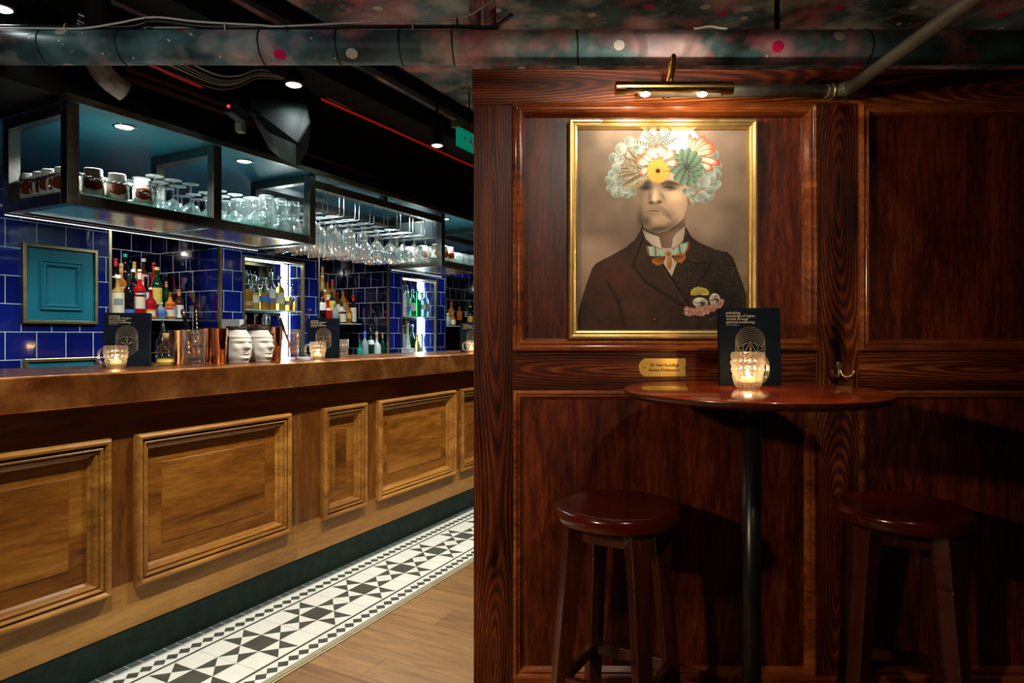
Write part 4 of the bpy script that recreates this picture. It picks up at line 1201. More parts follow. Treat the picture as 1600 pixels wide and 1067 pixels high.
# ------------------------------------------------------------------ name plaque
pq = thing('name_plaque', 'small engraved brass name plaque screwed to the rail below the portrait', 'plaque', (0, YP + 0.004, 0))
zc1, zc2 = pz(588.5), pz(560)
xL, xR = px(998.5), px(1071.5)
zm = (zc1 + zc2) / 2; hz = (zc2 - zc1) / 2
out = []
for i in range(13):
    a = math.radians(105 + (255 - 105) * i / 12)
    out.append((xL + 0.0170 + 0.0170 * math.cos(a), zm + hz * 0.90 * math.sin(a)))
out = [(xL + 0.016, zc2)] + out + [(xL + 0.016, zc1), (xR, zc1), (xR, zc2)]
MB().hexa([(x, -0.0005, z) for x, z in out], [(x, -0.0035, z) for x, z in out]).build('plate', M['plaque'], pq, 0.0008)
text_part('engraving', 'Sir Hari Raddleja', 0.093, K['black'], pq, (px(1016), -0.0041, pz(572.5)), 0.02)
text_part('engraving', 'Stanley Pricklewort', 0.099, K['black'], pq, (px(1013.5), -0.0041, pz(580)), 0.02)
for x in (xL + 0.0175, xR - 0.005):
    MB().lathe([(0.0032, 0), (0.0028, 0.0016), (0, 0.002)], 12).shift(lambda p: Vector((x + p.x, -0.0034 - p.z, zm + p.y))).build('screw', M['brass'], pq)

# ------------------------------------------------------------------ brass coat hook
hk = thing('coat_hook', 'double brass coat hook on the upright behind the table', 'hook', (px(1311.5), YP + 0.004, pz(578)))
pts = [(0.0095 * math.cos(a) * (1 if math.sin(a) > 0 else 0.75), 0.010 + 0.016 * math.sin(a)) for a in [2 * PI * i / 24 for i in range(24)]]
MB().hexa([(x, -0.0004, z) for x, z in pts], [(x, -0.004, z) for x, z in pts]).build('backplate', M['giltframe'], hk, 0.001)
for s in (-1, 1):
    q = [(0.002 * s, -0.004, 0.0), (0.006 * s, -0.012, -0.016), (0.014 * s, -0.020, -0.021), (0.025 * s, -0.026, -0.019), (0.033 * s, -0.028, -0.008), (0.035 * s, -0.027, -0.002)]
    MB().tube(q, [0.004, 0.0036, 0.0032, 0.0032, 0.0034, 0.0052], 10, sub=4).build('prong', M['giltframe'], hk)
for z in (0.020, 0.003):
    MB().lathe([(0.0022, 0), (0, 0.0015)], 10).shift(lambda p: Vector((p.x, -0.004 - p.z, z + p.y))).build('screw', M['brass'], hk)

# ------------------------------------------------------------------ poseur table
TX, TY, TZ, TR = 0.636, 1.72, 1.095, 0.334
tb = thing('poseur_table', 'tall round table with a polished mahogany top on a black post', 'table', (TX, TY, 0))
MB().lathe([(0.0, TZ - 0.022), (TR - 0.016, TZ - 0.022), (TR - 0.005, TZ - 0.016), (TR, TZ - 0.009), (TR - 0.0005, TZ - 0.003), (TR - 0.002, TZ - 0.0006), (TR - 0.004, TZ), (0, TZ)], 96, mz=lambda z: 0 if z > TZ - 0.0019 else 1).build('tabletop', [M['mahog'], M['stool']], tb)  # rim and underside take a dark timber: their shade put into the colour
MB().lathe([(0.0245, 0.02), (0.0245, TZ - 0.04)], 28).build('post', M['black'], tb)
MB().lathe([(0.09, TZ - 0.034), (0.09, TZ - 0.022)], 32).lathe([(0.0245, TZ - 0.08), (0.03, TZ - 0.05), (0.05, TZ - 0.034)], 24).build('top_plate', M['black'], tb)
MB().lathe([(0.20, 0.0), (0.20, 0.008), (0.17, 0.016), (0.06, 0.024), (0.03, 0.04), (0.0, 0.04)], 48).build('base', M['black'], tb)

# ------------------------------------------------------------------ stools
def stool(loc, turn, label):
    s = thing('bar_stool', label, 'stool', loc, math.radians(turn))
    R, H0 = 0.179, 0.756
    MB().lathe([(0.0, H0 - 0.046), (R - 0.012, H0 - 0.046), (R - 0.005, H0 - 0.040), (R, H0 - 0.034), (R, H0 - 0.012), (R - 0.003, H0 - 0.004), (R - 0.009, H0), (R - 0.03, H0 - 0.002), (R * 0.5, H0 - 0.008), (0, H0 - 0.010)], 72).build('seat', M['seat'], s)
    tops, bots = [], []
    for k_ in range(4):
        a = k_ * PI / 2
        rt, rb = 0.128, 0.195
        tops.append(Vector((rt * math.cos(a), rt * math.sin(a), H0 - 0.046))); bots.append(Vector((rb * math.cos(a), rb * math.sin(a), 0)))
        ax = a
        def ring(p, w_):
            c_, s_ = math.cos(ax), math.sin(ax)
            return [(p.x + dx * w_ * .5 * c_ - dy * w_ * .5 * s_, p.y + dx * w_ * .5 * s_ + dy * w_ * .5 * c_, p.z) for dx, dy in ((-1, -1), (1, -1), (1, 1), (-1, 1))]
        mid = tops[-1].lerp(bots[-1], 0.2)
        mb = MB().hexa(ring(mid, 0.046), ring(tops[-1], 0.058)).hexa(ring(bots[-1], 0.040), ring(mid, 0.046))
        mb.build('leg', M['stool'], s, 0.003)
    for k_ in range(4):
        i, j = k_, (k_ + 1) % 4
        z0 = 0.27
        a_ = tops[i].lerp(bots[i], 1 - z0 / (H0 - 0.046)); b_ = tops[j].lerp(bots[j], 1 - z0 / (H0 - 0.046))
        d_ = (b_ - a_).normalized(); nn = Vector((-d_.y, d_.x, 0))
        a_ = a_ + d_ * 0.014; b_ = b_ - d_ * 0.014
        w_, h_ = 0.011, 0.017
        MB().hexa([a_ - nn * w_ - Vector((0, 0, h_)), a_ + nn * w_ - Vector((0, 0, h_)), a_ + nn * w_ + Vector((0, 0, h_)), a_ - nn * w_ + Vector((0, 0, h_))],
                  [b_ - nn * w_ - Vector((0, 0, h_)), b_ + nn * w_ - Vector((0, 0, h_)), b_ + nn * w_ + Vector((0, 0, h_)), b_ - nn * w_ + Vector((0, 0, h_))]).build('stretcher', M['stool'], s, 0.002)
        a2, b2 = tops[i] + Vector((0, 0, -0.024)), tops[j] + Vector((0, 0, -0.024))
        a2 = a2 + d_ * 0.02; b2 = b2 - d_ * 0.02
        MB().hexa([a2 - nn * .009 - Vector((0, 0, .024)), a2 + nn * .009 - Vector((0, 0, .024)), a2 + nn * .009 + Vector((0, 0, .023)), a2 - nn * .009 + Vector((0, 0, .023))],
                  [b2 - nn * .009 - Vector((0, 0, .024)), b2 + nn * .009 - Vector((0, 0, .024)), b2 + nn * .009 + Vector((0, 0, .023)), b2 - nn * .009 + Vector((0, 0, .023))]).build('apron', M['stool'], s, 0.002)
    return s
stool((0.300, 1.86, 0), 15, 'dark round wooden stool directly below the gilt framed portrait')
stool((1.108, 1.847, 0), 22, 'dark round wooden stool below the empty panel past the coat hook')

# ------------------------------------------------------------------ menus and candle mugs
def menu(loc, rot, label, lit=True, lean=4.0, w_=0.170, h_=0.222):
    m_ = thing('drinks_menu', label, 'menu', loc, rot)
    m_.rotation_mode = 'XYZ'
    tilt = math.radians(-lean)
    def T(p):
        c_, s_ = math.cos(tilt), math.sin(tilt)
        return Vector((p.x, p.y * c_ - p.z * s_, p.y * s_ + p.z * c_))
    def lay(o):
        me_ = o.data
        if me_.users == 1:
            for v_ in me_.vertices: v_.co = T(v_.co)
        return o
    D = 0.018
    lay(MB().box(-w_ / 2, w_ / 2, -0.002, 0.0, 0, h_).build('front_cover', M['ink'], m_))
    lay(MB().box(-w_ / 2, w_ / 2, D, D + 0.002, 0, h_).build('back_cover', M['ink'], m_))
    lay(MB().box(-w_ / 2 - 0.002, -w_ / 2, -0.002, D + 0.002, 0, h_).build('spine', M['ink'], m_))
    lay(MB().box(-w_ / 2, w_ / 2 - 0.004, 0.0005, D - 0.0005, 0.002, h_ - 0.003).build('pages', plain('grey_page_block', (0.12, 0.12, 0.12), 0.7, vary=0.1), m_))
    z_ = h_ - 0.0115
    for body, wd in (('unlocking', 0.0405), ('knowledge of higher', 0.083), ('worlds through', 0.0625), ('spiritual awakening', 0.080)):
        o_ = text_part('title', body, wd * w_ / 0.17, M['foil'], m_, (-w_ / 2 + 0.018, -0.0026, z_ - 0.0055), 0.022)
        o_.location = T(o_.location); o_.rotation_euler = (tilt, 0, 0)
        z_ -= 0.0089
    o_ = text_part('author_line', 'Prof. Gordon Barrie', 0.035, M['foil'], m_, (-w_ / 2 + 0.018, -0.0026, z_ - 0.003), 0.012)
    o_.location = T(o_.location); o_.rotation_euler = (tilt, 0, 0)
    cx_, cz_ = 0.0, h_ - 0.098
    mb_ = MB()
    y_ = -0.0024
    def ribbon(pts, wd, closed=False):
        n_ = len(pts)
        for i in range(n_ - (0 if closed else 1)):
            a_, b_ = Vector((pts[i][0], 0, pts[i][1])), Vector((pts[(i + 1) % n_][0], 0, pts[(i + 1) % n_][1]))
            d_ = (b_ - a_)
            if d_.length < 1e-7: continue
            d_.normalize(); nn = Vector((-d_.z, 0, d_.x)) * wd / 2
            e_ = d_ * wd * .3
            mb_.poly([a_ - nn - e_ + Vector((0, y_, 0)), b_ - nn + e_ + Vector((0, y_, 0)), b_ + nn + e_ + Vector((0, y_, 0)), a_ + nn - e_ + Vector((0, y_, 0))])
    R0 = 0.0415
    for j in range(8):
        rr = R0 - 0.0011 * j; zc_ = cz_ - 0.0042 * j + 0.002
        pts = []
        for i in range(25):
            an = PI * i / 24
            pts.append((cx_ + rr * math.cos(an), zc_ + rr * math.sin(an)))
        keep = [p_ for p_ in pts if p_[1] > cz_ - 0.018 + 0.020 * math.cos(min(1, abs(p_[0]) / 0.036) * PI / 2) or abs(p_[0]) > .036]
        if j < 2:
            keep = [(cx_ + rr, cz_ - 0.062)] + keep + [(cx_ - rr, cz_ - 0.062)]
        ribbon(keep, 0.00065)
        if j % 2: continue
        low = [(p_[0], 2 * (cz_ - 0.018) - p_[1]) for p_ in pts]
        ribbon([p_ for p_ in low if p_[1] < cz_ - 0.018 - 0.020 * math.cos(min(1, abs(p_[0]) / 0.036) * PI / 2) or abs(p_[0]) > .036], 0.00065)
    ce = cz_ - 0.018
    eye = [(-0.036 + 0.072 * i / 24, ce + 0.0175 * math.sin(PI * i / 24)) for i in range(25)] + [(0.036 - 0.072 * i / 24, ce - 0.0175 * math.sin(PI * i / 24)) for i in range(25)]
    ribbon(eye, 0.001, True)
    ribbon([(0.0215 * math.cos(2 * PI * i / 32), ce + 0.0175 * math.sin(2 * PI * i / 32)) for i in range(32)], 0.001, True)
    ribbon([(-0.0165, ce - 0.011), (0, ce + 0.0165), (0.0165, ce - 0.011)], 0.0011, True)
    mb_.poly([(-.0014, y_, ce - 0.008), (.0022, y_, ce - 0.008), (.0022, y_, ce + 0.002), (-.0014, y_, ce + 0.002)])
    mb_.poly([(-.0014, y_, ce + 0.0042), (.0016, y_, ce + 0.0042), (.0016, y_, ce + 0.0075), (-.0014, y_, ce + 0.0075)])
    o_ = mb_.build('emblem', M['foil'], m_, fix=False)
    lay(o_)
    return m_
menu((0.685, 1.857, TZ + 0.0005), math.radians(-4), 'black drinks menu standing on the mahogany table below the portrait')

def candle_mug(loc, rot, label, energy, r=0.043, h=0.098):
    c = thing('candle_mug', label, 'candle holder', loc, rot)
    mb = MB()
    segs, lv = 72, 30
    prof = [(r * 0.70, 0.0), (r * 0.76, 0.006)]
    for i in range(lv + 1):
        f = i / lv
        prof.append((r * (0.77 + 0.25 * math.sin(PI * (0.02 + 0.66 * f))), 0.008 + f * (h - 0.010)))
    prof.append((r * 0.97, h)); prof += [(r * 0.91, h - 0.001), (r * 0.92, h * 0.55), (r * 0.70, 0.020), (0.0, 0.016)]
    mb.lathe(prof, segs, close=False)
    mb.lathe([(0, 0.0005), (r * 0.70, 0.0)], segs, close=False)
    def dimple(p):
        rr = math.hypot(p.x, p.y)
        if rr > r * 0.84 and 0.35 * h < p.z < 0.96 * h:
            a = math.atan2(p.y, p.x)
            d_ = math.cos(a * 9 + (PI if int(p.z / (h * .2)) % 2 else 0)) * math.sin(p.z / (h * 0.2) * PI)
            s_ = 1 + 0.09 * abs(d_) - 0.05
            return Vector((p.x * s_, p.y * s_, p.z))
        if rr > r * 0.74 and 0.006 < p.z <= 0.35 * h:
            a = math.atan2(p.y, p.x)
            s_ = 1 + 0.018 * math.cos(a * 20)
            return Vector((p.x * s_, p.y * s_, p.z))
        return p
    mb.shift(dimple)
    mb.build('mug', M['glass_mug'], c)
    q = [(r * 0.97, 0, h * .80), (r * 1.32, 0, h * .82), (r * 1.55, 0, h * .62), (r * 1.5, 0, h * .36), (r * 1.2, 0, h * .20), (r * 0.92, 0, h * .19)]
    MB().tube(q, 0.0055, 10, sub=5).build('handle', M['glass_mug'], c)
    cd = MB().lathe([(0.019, 0.017), (0.019, 0.030), (0.016, 0.0305), (0, 0.029)], 20).build('tealight', M['wax'], c)
    MB().lathe([(0.0, 0.031), (0.004, 0.035), (0.0055, 0.040), (0.003, 0.049), (0.0, 0.056)], 12).build('flame', M['flame'], c)
    lamp('POINT', Vector(loc) + Vector((0, 0, 0.048)), energy, (1.0, 0.60, 0.25), None, 0.008)
    return c
candle_mug((0.636, 1.747, TZ + 0.0005), 0.35, 'lit dimpled glass candle mug in front of the menu on the mahogany table', 1.5)
# ================================================================== THE BAR
BL = 7.6
bar = thing('bar_counter', 'long panelled timber bar front with a dark green kickboard', 'bar counter', (0, 0, 0), PHI)
UF = 2.40
MB().box(0.3, BL, UF + 0.004, UF + 0.03, 0.0, 0.135).build('kickboard', M['dkgreen'], bar)
panels = [(0.60, 1.421), (1.515, 2.278), (2.496, 2.832), (2.932, 3.751), (3.825, 4.62), (4.72, 5.50), (5.60, 6.4)]
ZB0, ZB1 = 0.288, 0.863
for a, b in ((0.3, 2.3345), (2.3355, 4.66), (4.661, BL)):
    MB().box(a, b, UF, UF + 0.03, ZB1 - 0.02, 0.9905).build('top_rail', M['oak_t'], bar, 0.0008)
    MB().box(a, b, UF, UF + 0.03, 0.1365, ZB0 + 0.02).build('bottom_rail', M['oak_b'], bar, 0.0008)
edges = [0.3] + [x for p in panels for x in p] + [BL]
for i in range(0, len(edges), 2):
    a, b = edges[i], edges[i + 1]
    if a < 2.335 < b:
        pairs = [(a - 0.03, 2.3345), (2.3355, b + 0.03)]
    else:
        pairs = [(a - 0.03 if i else a, b + 0.03)]
    for a_, b_ in pairs:
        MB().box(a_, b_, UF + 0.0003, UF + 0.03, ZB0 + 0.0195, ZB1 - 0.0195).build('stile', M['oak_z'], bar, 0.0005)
mp = [(0, -0.004), (0, 0.020), (0.004, 0.029), (0.010, 0.034), (0.017, 0.032), (0.022, 0.024), (0.0245, 0.010), (0.0275, 0.010), (0.029, 0.022), (0.033, 0.025), (0.038, 0.022), (0.0405, 0.010), (0.0435, 0.008), (0.045, 0.013), (0.050, 0.012), (0.055, 0.003), (0.058, -0.008), (0.066, -0.014), (0.067, -0.022)]
for a, b in panels:
    pn = MB().box(a + 0.03, b - 0.03, UF + 0.018, UF + 0.035, ZB0 + 0.03, ZB1 - 0.03).build('panel', M['oak_x'], bar)
    MB().frame(a + 0.128, b - 0.128, ZB0 + 0.128, ZB1 - 0.128, [(-0.004, -0.001), (0, 0.003), (0.0001, 0.003)], UF + 0.018).box(a + 0.128, b - 0.128, UF + 0.0152, UF + 0.0185, ZB0 + 0.128, ZB1 - 0.128).build('raised_field', M['oak_x'], pn)
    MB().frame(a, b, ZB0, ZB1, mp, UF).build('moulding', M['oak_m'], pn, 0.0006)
MB().box(0.3, BL, UF + 0.03, UF + 0.06, 0.0, 0.99).build('carcass', M['soot'], bar)
# copper worktop with a deep front edge
ZC = 1.107
wt = MB()
wt.box(0.0, BL, 2.31, 2.95, 0.992, ZC)
wk = wt.build('copper_worktop', M['coppertop'], None, 0.006, rotz=PHI)
tag(wk, 'thick beaten copper worktop along the whole bar', 'worktop')
# back bar behind
bb = MB().box(0.3, 8.5, 3.38, 3.895, 0.0, 0.97)
o = bb.build('back_counter', plain('dark_back_counter', (0.02, 0.022, 0.024), 0.25, 0.3, vary=0.2), None, 0.004, rotz=PHI)
tag(o, 'low dark counter under the tiled wall behind the bar', 'counter')
for a, b in (N1, N2, N3):
    o = MB().box(a + 0.002, b - 0.002, 3.90, UD - 0.002, 0.0, 0.97).build('back_counter', plain('dark_back_counter', (0.02, 0.022, 0.024), 0.25, 0.3), None, 0.003, rotz=PHI)
    tag(o, 'dark counter filling the bottom of a tiled bottle recess', 'counter', 'counters inside the bottle recesses')

# teal framed hatches on the tiled pier
def hatch(t0, t1, z0, z1, label, knob):
    h = thing('wall_cabinet', label, 'cabinet', B(0, 0, 0), PHI)
    MB().frame(t0, t1, z0, z1, [(0, 0), (0, 0.024), (0.004, 0.026), (0.018, 0.026), (0.018, 0.004)], UB).build('brass_frame', M['brass'], h, 0.0008)
    MB().box(t0 + 0.018, t1 - 0.018, UB - 0.014, UB - 0.001, z0 + 0.018, z1 - 0.018).build('door', M['teal'], h, 0.002)
    if knob:
        MB().frame(t0 + 0.085, t1 - 0.085, z0 + 0.075, z1 - 0.085, [(0, 0), (0, 0.010), (0.006, 0.014), (0.012, 0.008), (0.018, 0.008), (0.024, 0.013), (0.030, 0.009), (0.036, -0.0)], UB - 0.014).build('door_moulding', M['teal'], h, 0.0006)
    return h
hatch(1.852, 2.240, 1.300, 1.732, 'teal panelled hatch in a brass frame on the blue tiled pier', True)
hatch(1.858, 2.240, 0.975, 1.112, 'pale teal lower hatch in a brass frame just above the copper worktop', False)

# ------------------------------------------------------------------ GANTRY over the bar
k = NT('rippled_steel_plate')
v = k.coord((1, 1, 1))
k.pbsdf((0.90, 0.91, 0.93), 0.16, 0.72, bump=k.noise(v, 5, 2, 0.5), bump_s=0.3, bump_d=0.015)
M['plate'] = k.mat
gn = thing('bar_gantry', 'steel framed overhead gantry with shelves above the bar', 'gantry', (0, 0, 0), PHI)
GF, GB, TW = 2.60, 3.06, 0.044
ZG0, ZG1 = 1.735, 2.117
def gb(name, x0, x1, y0, y1, z0, z1, mat=None, bev=0.0015):
    return MB().box(x0, x1, y0, y1, z0, z1).build(name, mat or M['steel'], gn, bev)
TP = [1.388, 2.020, 2.622, 3.910, 4.54]
def post(t, z0):
    gb('post', t, t + TW, GF, GF + TW, z0, ZG1)
    gb('post', t, t + TW, GB - TW, GB, z0, ZG1)
for t in TP: post(t, ZG0)
def rails(t0, t1, z0):
    gb('rail', t0 + TW, t1, GF, GF + TW, z0, z0 + TW); gb('rail', t0 + TW, t1, GB - TW, GB, z0, z0 + TW)
for t0, t1 in ((TP[0], TP[1]), (TP[1], TP[2]), (TP[3], TP[4])):
    rails(t0, t1, ZG0)
    gb('glass_shelf', t0 + 0.01, t1 + 0.02, GF + 0.004, GB - 0.004, ZG0 + TW + 0.0005, ZG0 + TW + 0.008, M['shelfglass'], 0)
    gb('underside_plate', t0 + TW - 0.002, t1 + 0.002, GF + TW - 0.002, GB - TW + 0.002, ZG0 + 0.006, ZG0 + 0.012, M['plate'], 0)
gb('rail', TP[0], TP[0] + TW, GF + TW, GB - TW, ZG0, ZG0 + TW)
gb('rail', TP[2], TP[2] + TW, GF + TW, GB - TW, ZG0, ZG0 + TW)
gb('rail', TP[3], TP[3] + TW, GF + TW, GB - TW, ZG0, ZG0 + TW)
for t in TP:
    gb('cross_rail', t, t + TW, GF + TW, GB - TW, ZG1 - TW, ZG1 - 0.001)
rails(TP[2], TP[3], 2.046)
gb('hanger_block', 3.26, 3.30, GF + 0.004, GF + TW - 0.004, 2.09, 2.117)
for t in (TP[4], 5.8):
    rails(t, t + 1.2, 2.046)

# soffit downlights
for i, t in enumerate((1.67, 2.28, 2.89, 3.50, 4.11, 4.72)):
    d = thing('soffit_downlight', ('round downlight in the teal soffit above the cream mugs', 'round downlight in the teal soffit above the upturned coupes', 'round downlight in the teal soffit above the hanging glasses nearest the coupes', 'round downlight in the teal soffit above the middle of the hanging glasses', 'round downlight in the teal soffit above the far cream mugs', 'last round downlight of the teal soffit towards the partition')[i], 'downlight', B(t, 2.705, 2.118), PHI, 'soffit downlights')
    MB().torus((0, 0, -0.002), (0, 0, 1), 0.040, 0.006, 32, 8).build('bezel', M['chrome'], d)
    MB().lathe([(0.034, -0.001), (0.02, -0.003), (0, -0.0035)], 28).build('lens', M['lens'], d)

# racks of hanging glasses
RZ = 1.932
rack_t = [2.763, 2.898, 3.032, 3.168, 3.303, 3.441, 3.577, 3.713, 3.850]
wr = thing('glass_rack', 'wire runner holding one row of upturned glasses from the gantry rail', 'glass rack', B(rack_t[0], 0, 0), PHI, 'wire glass runners under the gantry')
for s in (-1, 1):
    x = s * 0.0185
    MB().tube([(x, GF + 0.022, 2.046), (x, GF + 0.022, RZ + 0.008), (x, GF + 0.03, RZ), (x, GB - 0.03, RZ), (x, GB - 0.022, RZ + 0.008), (x, GB - 0.022, 2.046)], 0.0024, 8).build('wire', M['rod'], wr)
for t in rack_t[1:]: dup(wr, B(t, 0, 0))
def glass_prof(kind):
    if kind == 'flute':
        return [(0.0, 0.0), (0.034, 0.001), (0.034, 0.003), (0.006, 0.006), (0.0045, 0.012), (0.0045, 0.050), (0.012, 0.058), (0.028, 0.070), (0.031, 0.10), (0.032, 0.215), (0.0305, 0.215), (0.0295, 0.10), (0.026, 0.073), (0.0, 0.062)]
    if kind == 'wine':
        return [(0.0, 0.0), (0.035, 0.001), (0.035, 0.003), (0.007, 0.006), (0.004, 0.014), (0.004, 0.080), (0.010, 0.090), (0.030, 0.112), (0.040, 0.140), (0.040, 0.165), (0.033, 0.208), (0.0315, 0.208), (0.0385, 0.165), (0.0385, 0.140), (0.028, 0.114), (0.0, 0.094)]
    if kind == 'gin':
        return [(0.0, 0.0), (0.036, 0.001), (0.036, 0.003), (0.007, 0.006), (0.0045, 0.014), (0.0045, 0.060), (0.012, 0.068), (0.036, 0.088), (0.046, 0.118), (0.044, 0.155), (0.038, 0.180), (0.0365, 0.180), (0.0425, 0.155), (0.0445, 0.118), (0.034, 0.090), (0.0, 0.072)]
    if kind == 'coupe':
        return [(0.0, 0.0), (0.036, 0.001), (0.036, 0.003), (0.007, 0.006), (0.004, 0.014), (0.004, 0.082), (0.012, 0.090), (0.036, 0.108), (0.0425, 0.128), (0.042, 0.148), (0.0405, 0.148), (0.0405, 0.128), (0.034, 0.110), (0.0, 0.094)]
def stemware(kind, name, label, loc, group, cat):
    g = thing(name, label, cat, loc, 0, group)
    pr = glass_prof(kind)
    h = max(z for r, z in pr)
    up = [(r, -z) for r, z in pr]
    MB().lathe(up[:6], 22, close=False).build('stem', M['glass'], g)
    MB().lathe(up[5:], 22, close=False).build('bowl', M['glass'], g)
    return g, h
first = {}
for i, t in enumerate(rack_t):
    kind = ('flute', 'flute', 'flute', 'flute', 'wine', 'wine', 'wine', 'gin', 'gin')[i]
    lab = {'flute': ('tall straight stemmed glass hanging upside down in the runners nearest the coupes', 'stemmed tall glasses hanging in the rack'), 'wine': ('tulip wine glass hanging upside down in the middle runners of the gantry', 'wine glasses hanging in the rack'), 'gin': ('round balloon glass hanging upside down in the runners nearest the far mugs', 'balloon glasses hanging in the rack')}[kind]
    for j in range(4):
        loc = B(t, 2.70 + 0.092 * j, RZ + 0.0065)
        if kind not in first:
            first[kind], _ = stemware(kind, {'flute': 'tall_stemmed_glass', 'wine': 'wine_glass', 'gin': 'balloon_glass'}[kind], lab[0], loc, lab[1], 'glass')
        else:
            dup(first[kind], loc)
# upturned coupes on the first shelves
ZS = ZG0 + TW + 0.009
cp = None
cs = [(t, u) for t in (1.797, 1.885, 1.972) for u in (2.695, 2.787, 2.879, 2.968)] + [(t, u) for t in (2.122, 2.216, 2.310) for u in (2.695, 2.787, 2.879, 2.968)]
for t, u in cs:
    loc = B(t, u, ZS + 0.148)
    if cp is None: cp, _ = stemware('coupe', 'coupe_glass', 'upturned coupe glass standing on the gantry shelf between the cream mugs and the tumblers', loc, 'upturned coupes on the gantry shelf', 'glass')
    else: dup(cp, loc)
tk = thing('glass_tankard', 'upturned dimpled glass mug stacked on the gantry shelf beside the coupes', 'glass', B(2.40, 2.69, ZS), 0, 'stacked glass mugs on the gantry shelf')
mb = MB().lathe([(0.036, 0.0), (0.040, 0.02), (0.040, 0.05), (0.036, 0.082), (0.032, 0.088), (0.0, 0.088)], 18, close=False).lathe([(0.034, 0.001), (0.036, 0.05), (0.032, 0.078), (0, 0.078)], 18, close=False)
mb.shift(lambda p: Vector((p.x * (1 + 0.05 * math.cos(9 * math.atan2(p.y, p.x)) * math.sin(p.z * 120)), p.y * (1 + 0.05 * math.cos(9 * math.atan2(p.y, p.x)) * math.sin(p.z * 120)), p.z)))
mb.build('mug', M['glass'], tk)
MB().tube([(0.037, 0, 0.02), (0.056, 0, 0.022), (0.060, 0, 0.045), (0.056, 0, 0.066), (0.035, 0, 0.068)], 0.0045, 8, sub=3).build('handle', M['glass'], tk)
firstt = True
for layer in range(2):
    for t in (2.405, 2.495, 2.585):
        for u in (2.69, 2.785, 2.88, 2.975):
            if firstt: firstt = False; continue
            dup(tk, B(t, u, ZS + layer * 0.0885), rz.uniform(0, 6.2))
dup_far = []
for t in (4.26, 4.36, 4.46):
    for u in (2.70, 2.80, 2.90):
        dup(tk, B(t, u, ZS), rz.uniform(0, 6.2), 'upturned dimpled glass mug on the far gantry shelf beyond the hanging glasses', 'glass mugs on the far gantry shelf')

# cream mugs with a brown running glaze
cm_ = thing('ceramic_mug', 'cream ceramic mug with a brown glaze patch on the end shelf of the gantry', 'mug', B(1.48, 2.70, ZS), 0, 'cream mugs at the near end of the gantry')
H_ = 0.112
mb = MB().lathe([(0.030, 0.0), (0.038, 0.004), (0.040, 0.03), (0.0395, 0.075), (0.034, 0.086), (0.0335, 0.108), (0.031, H_), (0.028, H_ - 0.002), (0.028, 0.09), (0.034, 0.07), (0.033, 0.01), (0, 0.008)], 28, close=False)
mb.shift(lambda p: Vector((p.x * (1 - 0.06 * math.cos(4 * math.atan2(p.y, p.x))), p.y * (1 - 0.06 * math.cos(4 * math.atan2(p.y, p.x))), p.z)))
mb.build('body', M['white'], cm_)
mb = MB()
vs, fs = [], []
na, nz_ = 14, 8
for i in range(na + 1):
    for j in range(nz_ + 1):
        u_, v_ = -1 + 2 * i / na, -1 + 2 * j / nz_
        ru = math.sqrt(max(0, 1 - v_ * v_ * 0.9)) if abs(v_) < 1 else 0
        a = -PI / 2 + 0.78 * u_ * ru
        z = 0.050 + 0.026 * v_
        rr = 0.0395 * (1 - 0.06 * math.cos(4 * a)) + 0.0055 * math.sqrt(max(0, 1 - u_ * u_)) * math.sqrt(max(0, 1 - v_ * v_)) + 0.0006
        vs.append((rr * math.cos(a), rr * math.sin(a), z))
for i in range(na):
    for j in range(nz_):
        fs.append((i * (nz_ + 1) + j, (i + 1) * (nz_ + 1) + j, (i + 1) * (nz_ + 1) + j + 1, i * (nz_ + 1) + j + 1))
mb.add(vs, fs, 0, True).build('glaze_patch', M['rust'], cm_)
MB().tube([(-0.036, 0, 0.088), (-0.052, 0, 0.088), (-0.060, 0, 0.078), (-0.060, 0, 0.030), (-0.052, 0, 0.020), (-0.036, 0, 0.022)], 0.0062, 10, sub=3).build('handle', M['white'], cm_)
for ch_ in cm_.children:
    for v_ in ch_.data.vertices: v_.co = v_.co * 1.05
cm_.location = B(bar_t(146, 2.695), 2.695, ZS)
cm_.rotation_euler = (0, 0, 0.55)
spots = [(bar_t(183, 2.695), 2.695, 0.62), (bar_t(223, 2.695), 2.695, 0.60), (1.478, 2.782, 0.15), (1.470, 2.862, 0.2), (1.478, 2.940, 0.1), (1.472, 3.012, 0.15), (1.585, 2.80, 0.5), (1.685, 2.80, 0.5), (1.585, 2.90, 0.4)]
for t, u, r_ in spots: dup(cm_, B(t, u, ZS), r_)
for t, u in ((3.99, 2.70), (4.075, 2.70), (4.16, 2.70), (4.0, 2.83), (4.09, 2.84), (4.18, 2.84), (4.0, 2.96), (4.1, 2.97)):
    dup(cm_, B(t, u, ZS), 0.6, 'cream mug with a brown glaze patch on the far gantry shelf past the hanging glasses', 'cream mugs at the far end of the gantry')
